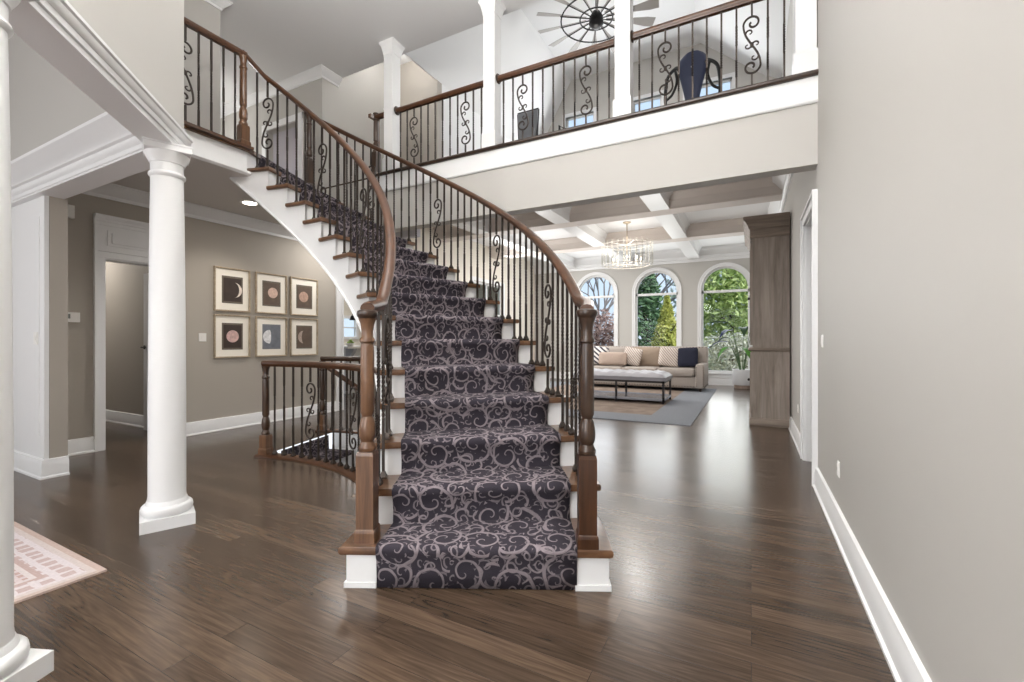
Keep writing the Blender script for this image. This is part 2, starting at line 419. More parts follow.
# ================================================================== SETTING
# ---- floor with the basement stairwell cut out
WR0, WR1 = 2.012, 3.015          # stairwell radii
WA0, WA1 = math.radians(52.5), math.radians(105.6)
mb = MB()
def ring_pt(a, R): return arc(a, R)
na = 24
inner = [ring_pt(WA0+(WA1-WA0)*i/na, WR0) for i in range(na+1)]
outer = [ring_pt(WA0+(WA1-WA0)*i/na, WR1) for i in range(na+1)]
FX0, FX1, FY0, FY1 = -11.0, XR+.1, -3.2, YF+.2
bot = [(FX1-(FX1-FX0)*i/na, FY0) for i in range(na+1)]
top = [(FX1-(FX1-FX0)*i/na, FY1) for i in range(na+1)]
def quad(mb, a, b, c, d, z): mb.add([(p[0], p[1], z) for p in (a, b, c, d)], [(0, 1, 2, 3)])
for i in range(na):
    quad(mb, bot[i+1], bot[i], inner[i], inner[i+1], 0.0)
    quad(mb, outer[i+1], outer[i], top[i], top[i+1], 0.0)
mb.add([(FX1, FY0, 0), (FX1, FY1, 0), (outer[0][0], outer[0][1], 0), (inner[0][0], inner[0][1], 0)], [(0, 1, 2, 3)])
mb.add([(FX0, FY0, 0), (inner[-1][0], inner[-1][1], 0), (outer[-1][0], outer[-1][1], 0), (FX0, FY1, 0)], [(0, 1, 2, 3)])
struct('floor', mb, 'floor', 'dark brown oak plank floor of the foyer and living room', 'floor', smooth=False)

# stairwell walls below the floor
mb = MB()
for ringp in (inner, outer):
    for i in range(na):
        a, b_ = ringp[i], ringp[i+1]
        mb.add([(a[0], a[1], -.001), (b_[0], b_[1], -.001), (b_[0], b_[1], -2.4), (a[0], a[1], -2.4)], [(0, 1, 2, 3)])
a, b_ = inner[0], outer[0]
mb.add([(a[0], a[1], -.001), (b_[0], b_[1], -.001), (b_[0], b_[1], -2.4), (a[0], a[1], -2.4)], [(0, 1, 2, 3)])
struct('wall_stairwell', mb, 'white', 'white walls of the basement stairwell', 'wall', smooth=False)
mb = MB(); mb.prism(inner+outer[::-1], -2.42, -2.4); struct('floor_basement', mb, 'floor', 'basement floor at the foot of the lower stairs', 'floor', smooth=False)

# ---- generic wall with rectangular holes, running along an axis
def wall_y(name, x0, x1, y0, y1, z0, z1, holes, mat, label):
    """wall in a plane x = const (x0..x1 thick); holes (ya, yb, za, zb)"""
    mb = MB(); ys = y0
    for ya, yb, za, zb in sorted(holes):
        mb.box(x0, ys, z0, x1, ya, z1)
        if za > z0: mb.box(x0, ya, z0, x1, yb, za)
        if zb < z1: mb.box(x0, ya, zb, x1, yb, z1)
        ys = yb
    mb.box(x0, ys, z0, x1, y1, z1)
    return struct(name, mb, mat, label, 'wall', smooth=False)
DY0, DY1, DZ = 3.78, 4.47, 1.965
wall_y('wall_right', XR, XR+.14, -3.2, YF+.2, 0, 5.2, [(DY0, DY1, 0, DZ)], 'wall', 'tall greige wall along the right side')
mb = MB(); mb.box(XR+1.5, 3.0, 0, XR+1.6, 5.4, 2.6); mb.box(XR+.14, 3.0, 2.5, XR+1.6, 5.4, 2.6); mb.box(XR+.14, 5.3, 0, XR+1.5, 5.4, 2.5); mb.box(XR+.14, 3.0, 0, XR+1.5, 3.1, 2.5); mb.box(XR+.1, 3.1, -.02, XR+1.5, 5.3, 0)
struct('wall_side_room', mb, 'wall', 'walls of the side room behind the right doorway', 'wall', smooth=False)

BASE = [(0, 0), (.030, 0), (.030, .012), (.021, .02), (.021, .105), (.016, .118), (.014, .135), (0, .14)]
def base(name, path, label, flip=1, h=1.0):
    mb = MB(); mb.sweep(path, [(u*flip, v*h) for u, v in BASE]); return struct(name, mb, 'white', label, 'baseboard')
base('baseboard_right', [(XR, -3.2, 0), (XR, DY0-.075, 0)], 'white baseboard along the right wall before the doorway', 1)
base('baseboard_right_far', [(XR, DY1+.075, 0), (XR, 6.0, 0)], 'white baseboard beyond the right doorway', 1)

def casing_y(name, x, ya, yb, z, side, w=.075, t=.022, label='', depth=0.0):
    """white casing round an opening in a wall x = const. side: +1 sticks out to +x"""
    r = sroot(name, label, 'doorway', (x, (ya+yb)/2, 0))
    for y0, y1, nm in ((ya-w, ya, 'casing'), (yb, yb+w, 'casing')):
        mb = MB(); mb.box(x, y0, 0, x+side*t, y1, z); mb.box(x, y0-.002 if y0 < ya else y1-.018, 0, x+side*(t+.012), y0+.018 if y0 < ya else y1+.002, z+w+.002)
        part(nm, mb, 'white', r)
    mb = MB(); mb.box(x, ya-w+.018, z+.0005, x+side*(t-.001), yb+w-.018, z+w-.016); mb.box(x, ya-w+.018, z+w-.018, x+side*(t+.012), yb+w-.018, z+w+.001)
    part('head_casing', mb, 'white', r)
    mb = MB(); d = -side*depth
    mb.box(x+.001*side, ya-.001, 0, x+d, ya+.012, z); mb.box(x+.001*side, yb-.012, 0, x+d, yb+.001, z); mb.box(x+.001*side, ya, z-.012, x+d, yb, z+.001)
    part('jamb', mb, 'white', r)
    return r
casing_y('door_1', XR, DY0, DY1, DZ, -1, label='white cased doorway in the right wall', depth=.14)

# ---- balcony header
mb = MB(); mb.box(-4.6, YB, ZH, XR, YB+.13, ZB-.02)
struct('wall_header', mb, 'wall', 'greige header wall under the balcony', 'wall', smooth=False)
mb = MB(); mb.sweep([(XR, YB, 0), (-3.72, YB, 0)], [(0, 2.637), (.014, 2.637), (.020, 2.65), (.016, 2.668), (.016, ZB-.025), (0, ZB-.025)][::1])
struct('trim_balcony', mb, 'white', 'white fascia board along the balcony edge', 'trim')
# slab behind the header
mb = MB(); mb.box(-4.6, YB+.13, ZHC, XR, 4.5, ZB-.02)
struct('ceiling_passage', mb, 'ceil', 'ceiling under the balcony passage', 'ceiling', smooth=False)
mb = MB(); mb.box(-4.6, YB-.0, ZB-.02, XR, 4.48, ZB-.002); struct('floor_balcony', mb, 'floor', 'wood floor of the upstairs balcony', 'floor', smooth=False)
mb = MB(); mb.box(-6.5, 4.5, ZLC+.02, XR, 8.1, 3.2); mb.box(-4.6, 4.48, ZHC, XR, 4.5, 3.2)
struct('floor_loft', mb, 'floor', 'floor of the upstairs loft', 'floor', smooth=False)

# balcony nosing (wood strip) belongs to each railing; build it as trim
mb = MB(); mb.sweep([(XR, YB, ZB), (-3.72, YB, ZB)], [(-.06, -.024), (.034, -.024), (.042, -.014), (.042, 0), (.034, .010), (-.06, .010)])
struct('trim_balcony_nosing', mb, 'oak_dark', 'dark wood nosing along the balcony edge', 'trim')

# ---- foyer colonnade wall: path west -> corner -> diagonal -> south
CP = [(-6.7, 1.325), (-2.895, 1.325), (-1.95, .38), (-1.95, -3.2)]
mb = MB(); mb.sweep([(x, y, 0) for x, y in CP], [(-.07, 2.2), (.068, 2.2), (.068, ZC), (-.07, ZC)])
struct('wall_dining', mb, 'wall', 'greige upper wall above the white entablature', 'wall', smooth=False)
ENT = [(-.075, 2.06), (.075, 2.06), (.075, 2.085), (.084, 2.088), (.084, 2.112), (.092, 2.118), (.100, 2.135), (.100, 2.142), (.108, 2.148), (.108, 2.162), (.08, 2.17), (.068, 2.2), (-.07, 2.26),
       (-.19, 2.26), (-.19, 2.24), (-.178, 2.225), (-.14, 2.19), (-.118, 2.165), (-.112, 2.15), (-.095, 2.145), (-.09, 2.11), (-.082, 2.10), (-.082, 2.075), (-.075, 2.07)]
mb = MB(); mb.sweep([(x, y, 0) for x, y in CP], ENT)
struct('trim_entablature', mb, 'white', 'white moulded entablature carried by the round columns', 'trim')
mb = MB(); mb.box(-6.8, -3.2, 0, -6.7, -1.6, ZC); mb.box(-6.8, -.2, 0, -6.7, 1.41, ZC); mb.box(-6.8, -1.6, 0, -6.7, -.2, .7); mb.box(-6.8, -1.6, 2.1, -6.7, -.2, ZC); mb.box(-6.8, -3.3, 0, -1.95, -3.2, ZC)
struct('wall_dining_outer', mb, 'wall', 'greige outer walls of the dining room', 'wall', smooth=False)
r = sroot('window_9', 'dining room window behind the nearest column', 'window', (-6.75, -.9, .7))
mb = MB()
for a_, b_, c_, d_ in ((-1.68, -1.6, .62, 2.18), (-.2, -.12, .62, 2.18), (-1.6, -.2, 2.1, 2.18), (-1.6, -.2, .62, .7), (-.92, -.88, .7, 2.1), (-1.6, -.2, 1.38, 1.42)): mb.box(-6.76, a_, c_, -6.68, b_, d_)
part('frame', mb, 'white', r, smooth=False)
mb = MB(); mb.box(-6.76, -1.6, .7, -6.755, -.2, 2.1); part('glass', mb, 'glass', r, smooth=False)
# stub wall + pilaster
mb = MB(); mb.box(-6.7, 1.318, 0, -4.536, 1.42, 2.062)
struct('wall_stub', mb, 'wall_hall', 'short greige wall under the entablature', 'wall', smooth=False)
r = sroot('pilaster', 'white flat pilaster under the entablature beside the hall opening', 'pilaster', (-4.85, 1.26, 0))
mb = MB(); mb.box(-5.2, 1.292, .12, -4.538, 1.317, 2.06); mb.box(-5.10, 1.287, .3, -4.62, 1.293, 1.92); part('shaft', mb, 'white', r)
mb = MB(); mb.sweep([(-4.536, 1.42, 0), (-4.536, 1.292, 0), (-5.21, 1.292, 0)], [(u, v) for u, v in BASE]); part('plinth', mb, 'white', r)

# ---- hall: left wall, ceilings, crowns
HD0, HD1, HDZ = 1.89, 2.42, 1.762
wall_y('wall_left', XL-.13, XL, 1.42, 4.50, 0, ZHC+.05, [(HD0, HD1, 0, HDZ)], 'wall_hall', 'taupe hall wall with the framed moon prints')
base('baseboard_left', [(XL, 1.42, 0), (XL, HD0-.075, 0)], 'white baseboard left of the hall doorway', -1)
base('baseboard_left_long', [(XL, HD1+.075, 0), (XL, 4.5, 0)], 'white baseboard below the framed moon prints', -1)
r = casing_y('door_2', XL, HD0, HD1, HDZ, 1, label='white cased hall doorway with a panelled header', depth=.13)
mb = MB(); z0, z1 = HDZ+.075, 2.09
mb.box(XL, HD0-.073, z0, XL+.016, HD1+.073, z1-.002)
for a_, b__, c_, d_ in ((HD0-.0745, HD0-.05, z0+.001, z1-.029), (HD1+.05, HD1+.0745, z0+.001, z1-.029), (HD0-.0755, HD1+.0755, z1-.03, z1)): mb.box(XL, a_, c_, XL+.024, b__, d_)
mb.sweep([(XL, HD0-.076, z1+.002), (XL, HD1+.076, z1+.002)], [(0, 0), (-.025, 0), (-.03, .02), (-.05, .045), (-.052, .06), (0, .06)])
mb.box(XL+.016, HD0+.02, z0+.04, XL+.022, HD1-.02, z1-.07); mb.box(XL+.016, HD0+.05, z0+.065, XL+.03, HD1-.05, z1-.095)
part('header_panel', mb, 'white', r, smooth=False)
# room behind that doorway
mb = MB(); mb.box(-8.2, 2.6, 0, XL-.13, 2.7, ZHC); mb.box(-8.3, 1.0, 0, -8.2, 2.7, ZHC); mb.box(-8.2, 1.40, 0, XL-.13, 1.42, ZHC)
struct('wall_study', mb, 'wall_hall', 'taupe walls of the small room behind the hall doorway', 'wall', smooth=False)
base('baseboard_study', [(-8.2, 2.6, 0), (-6.0, 2.6, 0)], 'white baseboard in the small room behind the hall doorway', -1)
d = thing('interior_door', 'white open door with black lever inside the hall doorway', 'door', (-5.42, 2.5, 0))
mb = MB(); mb.box(-5.98, 2.50, .01, -5.42, 2.535, 1.75)
for z0, z1 in ((.18, .72), (.84, 1.62)): mb.box(-5.90, 2.495, z0, -5.50, 2.50, z1)
for z0, z1 in ((.20, .70), (.86, 1.60)): mb.box(-5.87, 2.490, z0, -5.53, 2.497, z1)
part('leaf', mb, 'white', d, smooth=False)
mb = MB(); mb.lathe([(.022, 0), (.022, .006), (.008, .008), (.008, .035)], (0, 0, 0), 12); mb.tube([(0, 0, .032), (.03, 0, .034), (.085, 0, .03)], .008, 6)
mb.xf(Matrix.Translation((-5.93, 2.49, .93)) @ Matrix.Rotation(PI/2, 4, 'X')); part('lever_handle', mb, 'black', d)

# hall ceiling (under the upper floor), in two sheets round the stair
LX = -3.87           # landing edge
LYE = 2.37
mb = MB(); mb.box(-8.3, 1.41, ZHC, LX, LYE, ZHC+.03)
st = [SP(16+.12, s) for s in (0, .25, .5, .75, 1)]
mb.prism([(-8.3, LYE), (LX, LYE)]+[p for p in st[1:]]+[(-4.4, 3.71), (-8.3, 3.71)], ZHC, ZHC+.03)
mb.box(-8.3, 3.71, ZHC, -4.6, 5.0, ZHC+.03)
struct('ceiling_hall', mb, 'ceil_hall', 'white hall ceiling beside the stairs, greyed with shade', 'ceiling', smooth=False)
CROWN = [(0, 0), (.014, 0), (.016, .03), (.03, .04), (.05, .065), (.085, .095), (.092, .112), (.10, .114), (.10, .13), (0, .13)]
mb = MB(); mb.sweep([(XL, 1.42, ZHC-.13), (XL, 4.5, ZHC-.13)], [(-u, v) for u, v in CROWN])
struct('trim_crown_hall', mb, 'white', 'white crown moulding along the taupe hall wall', 'trim')
r = sroot('trim_hall_opening', 'white cased end of the hall wall beside the kitchen', 'trim', (XL, 4.5, 0))
mb = MB(); mb.box(XL-.15, 4.5, 0, XL+.02, 4.62, 2.3); mb.box(XL-.16, 4.595, 0, XL+.032, 4.62, 2.3); part('casing', mb, 'white', r)

# landing slab
mb = MB(); lp = [(-8.3, 1.41), (LX, 1.41), (LX, LYE)]+st[1:]+[(-4.4, 3.71), (-8.3, 3.71)]
mb.prism(lp, ZHC+.03, ZL-.03); struct('trim_landing', mb, 'white', 'white landing edge at the head of the stairs', 'trim', smooth=False)
mb = MB(); mb.prism([(-8.3, 1.41), (LX+.03, 1.41), (LX+.03, LYE+.01)]+[SP(16, s) for s in (.25, .5, .75, 1)]+[(-4.4, 3.71), (-8.3, 3.71)], ZL-.03, ZL)
struct('floor_landing', mb, 'oak_tread', 'wood landing floor with a projecting nosing', 'floor', smooth=False)
mb = MB(); mb.sweep([(LX, 1.42, ZHC), (LX, LYE+.02, ZHC)], [(0, 0), (-.012, 0), (-.03, .014), (-.03, .03), (-.012, .036), (0, .036)])
struct('trim_landing_base', mb, 'white', 'white bead along the foot of the landing edge', 'trim')

# ---- foyer ceiling + upper hall
mb = MB(); mb.box(-9, -3.2, ZC, XR+.14, 3.95, ZC+.06); struct('ceiling', mb, 'ceil', 'high white foyer ceiling', 'ceiling', smooth=False)
mb = MB(); mb.box(-4.62, 1.41, ZL, -4.5, 2.5, ZC); mb.box(-9, 2.4, ZL, -4.62, 2.5, ZC)
struct('wall_upper_left', mb, 'wall', 'greige upstairs wall behind the landing railing', 'wall', smooth=False)
UD0, UD1 = -5.62, -4.98
mb = MB(); zt = ZL+1.08
mb.box(-9, 3.71, ZL, UD0, 3.80, ZC); mb.box(UD1, 3.71, ZL, -4.56, 3.80, ZC); mb.box(UD0, 3.71, zt, UD1, 3.80, ZC)
mb.box(-4.68, 3.80, ZB-.2, -4.56, 4.9, 4.95)
struct('wall_upper_hall', mb, 'wall', 'greige upstairs hall wall with a white crown', 'wall', smooth=False)
mb = MB(); mb.sweep([(-9, 3.71, ZC-.10), (-4.56, 3.71, ZC-.10), (-4.56, 3.95, ZC-.10)], [(-u*.75, v*.77) for u, v in CROWN])
struct('trim_crown_upper', mb, 'white', 'white crown moulding on the upstairs hall wall', 'trim')
mb = MB(); mb.sweep([(-9, 2.5, ZC-.10), (-4.5, 2.5, ZC-.10), (-4.5, 1.42, ZC-.10)], [(u*.75, v*.77) for u, v in CROWN])
struct('trim_crown_landing', mb, 'white', 'white crown moulding above the landing', 'trim')
r = sroot('door_3', 'white cased upstairs doorway behind the stair railing', 'doorway', (-5.3, 3.71, ZL))
for a_, b_ in ((UD0-.08, UD0), (UD1, UD1+.08)):
    mb = MB(); mb.box(a_, 3.69, ZL, b_, 3.71, zt+.08); part('casing', mb, 'white', r)
mb = MB(); mb.box(UD0-.08, 3.688, zt, UD1+.08, 3.71, zt+.08); part('head_casing', mb, 'white', r)
mb = MB(); mb.box(-7.5, 5.6, ZL, -4.7, 5.7, ZC); mb.box(-7.6, 3.8, ZL, -7.5, 5.7, ZC); mb.box(-7.6, 3.8, ZC-.4, -4.6, 5.7, ZC-.36)
struct('wall_bedroom', mb, plain('lavender_paint', (196, 194, 200), .7), 'pale lavender grey wall seen through the upstairs doorway', 'wall', smooth=False)

# hall alcove + loft
mb = MB(); mb.prism([(0, 0), (1, 0), (1, 1), (0, 1)], 0, 1); mb.v = []; mb.f = []
prof = [(-4.6, ZB), (-3.75, ZB), (-3.75, 4.53), (-3.54, 4.92), (-4.6, 4.92)]
n = len(prof)
mb.v = [(x, 4.9, z) for x, z in prof]+[(x, 5.0, z) for x, z in prof]
mb.f = [tuple(range(n)), tuple(range(n, 2*n))[::-1]]+[(i, i+n, (i+1) % n+n, (i+1) % n) for i in range(n)]
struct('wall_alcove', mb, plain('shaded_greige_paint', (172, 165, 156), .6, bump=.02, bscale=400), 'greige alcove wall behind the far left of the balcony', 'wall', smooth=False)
mb = MB(); mb.box(-4.68, 3.95, 4.92, -3.54, 5.0, 4.98); struct('ceiling_alcove', mb, 'ceil', 'white ceiling of the upstairs alcove', 'ceiling', smooth=False)
def xz_sheet(mb, p, q, y0, y1, t=.05):
    d = Vector((q[0]-p[0], q[1]-p[1])).normalized(); nx, nz = -d.y*t, d.x*t
    c = [(p[0], p[1]), (q[0], q[1]), (q[0]+nx, q[1]+nz), (p[0]+nx, p[1]+nz)]
    mb.v += [(x, y0, z) for x, z in c]+[(x, y1, z) for x, z in c]; o = len(mb.v)-8
    mb.f += [tuple(o+i for i in f) for f in [(0, 1, 2, 3), (7, 6, 5, 4), (0, 4, 5, 1), (1, 5, 6, 2), (2, 6, 7, 3), (3, 7, 4, 0)]]
LP = [(-3.75, 4.53), (-3.0, 5.9), (-.73, 5.9), (.186, 5.12), (XR+.1, 4.95)]
LY1 = 8.0
mb = MB()
for a_, b_ in zip(LP[:-1], LP[1:]): xz_sheet(mb, a_, b_, 3.95, LY1+.1)
mb.box(-3.85, 5.0, 3.25, -3.75, LY1+.1, 4.53)
mb.box(-4.7, 3.90, ZC+.06, XR+.1, 3.95, 6.0)
struct('ceiling_loft', mb, 'ceil', 'white vaulted ceiling of the upstairs loft', 'ceiling', smooth=False)
LW = [(-3.10, -2.55), (-2.0, -1.36), (-.95, -.27)]
mb = MB()
def topz(x):
    for a_, b_ in zip(LP[:-1], LP[1:]):
        if a_[0] <= x <= b_[0]: return a_[1]+(b_[1]-a_[1])*(x-a_[0])/(b_[0]-a_[0])
    return 4.5
xs = sorted(set([p[0] for p in LP]+[w for ww in LW for w in ww]+[XR+.1]))
for a_, b_ in zip(xs[:-1], xs[1:]):
    mid = (a_+b_)/2
    win = any(w0 < mid < w1 for w0, w1 in LW)
    for z0, za, zb in ([(3.3, 3.9, 3.9), (5.22, topz(a_), topz(b_))] if win else [(3.3, topz(a_), topz(b_))]):
        o = len(mb.v)
        mb.v += [(a_, LY1, z0), (b_, LY1, z0), (b_, LY1, zb), (a_, LY1, za), (a_, LY1+.12, z0), (b_, LY1+.12, z0), (b_, LY1+.12, zb), (a_, LY1+.12, za)]
        mb.f += [tuple(o+i for i in f) for f in [(0, 1, 2, 3), (7, 6, 5, 4), (0, 4, 5, 1), (1, 5, 6, 2), (2, 6, 7, 3), (3, 7, 4, 0)]]
struct('wall_loft', mb, 'wall', 'greige gable end wall of the upstairs loft', 'wall', smooth=False)
for k, (w0, w1) in enumerate(LW):
    r = sroot('window_%d' % (5+k), ['loft window left of the middle balcony post', 'loft window just right of the middle balcony post', 'loft window behind the navy gym backrest'][k], 'window', ((w0+w1)/2, LY1, 3.9))
    mb = MB()
    for a_, b_, c_, d_ in ((w0-.06, w0, 3.84, 5.28), (w1, w1+.06, 3.84, 5.28), (w0, w1, 5.22, 5.28), (w0, w1, 3.84, 3.9)): mb.box(a_, LY1-.02, c_, b_, LY1+.03, d_)
    part('casing', mb, 'white', r)
    mb = MB(); mb.box(w0, LY1+.05, 3.9, w0+.03, LY1+.08, 5.22); mb.box(w1-.03, LY1+.05, 3.9, w1, LY1+.08, 5.22); mb.box(w0, LY1+.05, 5.19, w1, LY1+.08, 5.22); mb.box(w0, LY1+.05, 4.54, w1, LY1+.08, 4.58); mb.box(w0, LY1+.05, 3.9, w1, LY1+.08, 3.93); part('sash', mb, 'white', r)
    mb = MB(); mb.box(w0+.03, LY1+.06, 3.93, w1-.03, LY1+.066, 5.19); part('glass', mb, 'glass', r)

# ---- living room shell
WIN = [-3.52, -2.02, -.52]; WHW = .50; WSP = 2.19; WSI = .28
mb = MB()
def far_wall(mb, x0, x1, z1, y0, y1):
    xs = x0
    for c in WIN:
        a_, b_ = c-WHW, c+WHW
        mb.box(xs, y0, 0, a_, y1, z1); mb.box(a_, y0, 0, b_, y1, WSI)
        N = 20
        pts = [(c-WHW*math.cos(PI*i/N), WSP+WHW*math.sin(PI*i/N)) for i in range(N+1)]
        for p, q in zip(pts[:-1], pts[1:]):
            o = len(mb.v)
            mb.v += [(p[0], y0, p[1]), (q[0], y0, q[1]), (q[0], y0, z1), (p[0], y0, z1), (p[0], y1, p[1]), (q[0], y1, q[1]), (q[0], y1, z1), (p[0], y1, z1)]
            mb.f += [tuple(o+i for i in f) for f in [(0, 1, 2, 3), (7, 6, 5, 4), (0, 4, 5, 1), (2, 6, 7, 3)]]
        xs = b_
    mb.box(xs, y0, 0, x1, y1, z1)
far_wall(mb, XL-.13, XR, ZLC+.05, YF, YF+.14)
struct('wall_back', mb, 'wall', 'greige living room wall with three arched windows', 'wall', smooth=False)
def arch_path(c, hw, zs, zb, y, n=22):
    return [(c-hw, y, zb)]+[(c-hw*math.cos(PI*i/n), y, zs+hw*math.sin(PI*i/n)) for i in range(n+1)]+[(c+hw, y, zb)]
def arch_band(mb, c, hw, w, zs, zb, y0, y1):
    """flat arched band of width w outside radius hw, from y0 (front) to y1"""
    A = arch_path(c, hw, zs, zb, 0); B = arch_path(c, hw+w, zs, zb, 0)
    rings = [[(a_[0], y0, a_[2]), (b_[0], y0, b_[2]), (b_[0], y1, b_[2]), (a_[0], y1, a_[2])] for a_, b_ in zip(A, B)]
    mb.loft(rings)
for k, c in enumerate(WIN):
    r = sroot('window_%d' % (k+1), ['left arched window above the left end of the sofa', 'middle arched window above the sofa back', 'right arched window behind the potted plant'][k], 'window', (c, YF, WSI))
    mb = MB(); arch_band(mb, c, WHW-.005, .075, WSP, WSI, YF-.022, YF); arch_band(mb, c, WHW+.05, .025, WSP, WSI, YF-.034, YF); part('casing', mb, 'white', r)
    mb = MB(); mb.box(c-WHW-.11, YF-.06, WSI-.03, c+WHW+.11, YF+.02, WSI); mb.box(c-WHW-.08, YF-.03, WSI-.11, c+WHW+.08, YF, WSI-.03); part('sill', mb, 'white', r)
    mb = MB(); arch_band(mb, c, WHW-.045, .045, WSP, WSI, YF+.04, YF+.09)
    mb.box(c-WHW, YF+.04, 2.10, c+WHW, YF+.09, 2.155); mb.box(c-WHW, YF+.04, WSI, c+WHW, YF+.09, WSI+.05); part('sash', mb, 'white', r)
    pts = arch_path(c, WHW-.04, WSP, WSI+.02, 0); nn = len(pts)
    mb = MB(); mb.v = [(p[0], YF+.06, p[2]) for p in pts]+[(p[0], YF+.066, p[2]) for p in pts]
    mb.f = [tuple(range(nn)), tuple(range(nn, 2*nn))[::-1]]+[(i, i+nn, (i+1) % nn+nn, (i+1) % nn) for i in range(nn)]
    part('glass', mb, 'glass', r, smooth=False)
base('baseboard_back', [(XL, YF, 0), (XR, YF, 0)], 'white baseboard under the arched windows', -1, 1.3)
# living ceiling, beams, crown
mb = MB(); mb.box(XL-.13, 4.5, ZLC, XR, YF+.1, ZLC+.02)
struct('ceiling_living', mb, 'ceil', 'white coffered ceiling of the living room', 'ceiling', smooth=False)
BEAM = [(-.13, -.23), (.13, -.23), (.13, -.21), (.118, -.2), (.118, -.10), (.13, -.09), (.15, -.05), (.19, -.02), (.19, 0), (-.19, 0), (-.19, -.02), (-.15, -.05), (-.13, -.09), (-.118, -.10), (-.118, -.2), (-.13, -.21)]
for k, x in enumerate((-4.2, -2.69, -1.17, .25)):
    if k == 3: continue
    mb = MB(); mb.sweep([(x, 4.5, ZLC), (x, YF, ZLC)], BEAM); o = struct('trim_coffer_long_%d' % (k+1), mb, 'white', ['left', 'middle', 'right'][k]+' white coffer beam running towards the arched windows', 'beam')
for k, y in enumerate((4.85, 6.93, 8.94)):
    mb = MB(); mb.sweep([(XL-.1, y, ZLC), (XR, y, ZLC)], [(u*1.1, v*1.005) for u, v in BEAM]); struct('trim_coffer_cross_%d' % (k+1), mb, 'coffer', ['nearest', 'second', 'farthest'][k]+' coffer beam crossing the living room ceiling', 'beam')
LC = [(0, -.30), (.02, -.30), (.024, -.24), (.045, -.23), (.045, -.17), (.07, -.15), (.12, -.09), (.16, -.06), (.165, 0), (0, 0)]
mb = MB(); mb.sweep([(XL, YF, ZLC), (XR, YF, ZLC)], [(-u, v) for u, v in LC]); struct('trim_crown_back', mb, 'white', 'deep white crown above the arched windows', 'trim')
mb = MB(); mb.sweep([(XR, 4.5, ZLC), (XR, YF, ZLC)], [(u, v) for u, v in LC]); struct('trim_crown_right', mb, 'white', 'white crown along the right living room wall', 'trim')
wall_y('wall_living_left', XL-.13, XL, 4.62, YF, 0, ZLC+.02, [(4.64, 6.2, 0, 2.3), (8.1, 9.4, .9, 2.3)], 'cream', 'cream wall on the left of the living room')
r = sroot('window_4', 'side window in the cream living room wall behind the stairs', 'window', (XL, 8.75, .9))
mb = MB()
for a_, b_, c_, d_ in ((8.02, 8.1, .82, 2.38), (9.4, 9.48, .82, 2.38), (8.1, 9.4, 2.3, 2.38), (8.1, 9.4, .82, .9)): mb.box(XL-.02, a_, c_, XL+.02, b_, d_)
part('casing', mb, 'white', r)
mb = MB()
for a_, b_, c_, d_ in ((8.1, 8.14, .9, 2.3), (9.36, 9.4, .9, 2.3), (8.73, 8.77, .9, 2.3), (8.1, 9.4, 2.26, 2.3), (8.1, 9.4, 1.58, 1.62), (8.1, 9.4, .9, .94)): mb.box(XL-.08, a_, c_, XL-.05, b_, d_)
part('sash', mb, 'white', r)
mb = MB(); mb.box(XL-.07, 8.12, .92, XL-.064, 9.38, 2.28); part('glass', mb, 'glass', r)

# ---- kitchen glimpse
mb = MB(); mb.box(-10.1, 4.0, 0, -10.0, 8.55, 2.5); mb.box(-10.1, 8.55, 0, -10, 9.3, 1.1); mb.box(-10.1, 8.55, 1.66, -10, 9.3, 2.5); mb.box(-10.1, 9.3, 0, -10, YF, 2.5)
mb.box(-10, YF, 0, XL-.13, YF+.1, 2.5); mb.box(-10.1, 5.0, 2.5, XL-.13, YF+.1, 2.55)
struct('wall_kitchen', mb, 'cream', 'cream kitchen walls seen past the hall', 'wall', smooth=False)
r = sroot('window_8', 'small kitchen window seen past the newel post', 'window', (-10, 8.9, 1.1))
mb = MB()
for a_, b_, c_, d_ in ((8.5, 8.58, 1.05, 1.71), (9.27, 9.35, 1.05, 1.71), (8.58, 9.27, 1.63, 1.71), (8.58, 9.27, 1.05, 1.12), (8.58, 9.27, 1.36, 1.39)): mb.box(-10.02, a_, c_, -9.96, b_, d_)
part('frame', mb, 'white', r)
mb = MB(); mb.box(-10.06, 8.56, 1.08, -10.054, 9.28, 1.68); part('glass', mb, 'glass', r)

# world ground
mb = MB(); mb.box(-30, YF+.14, -.35, 25, 40, -.3); mb.box(-40, -3, -.35, -11.0, 40, -.3)
o = struct('ground', mb, plain('lawn_green', (112, 122, 82), .9, vary=.2, vscale=2, bump=.3, bscale=40), 'green lawn outside the arched windows', 'ground', smooth=False)

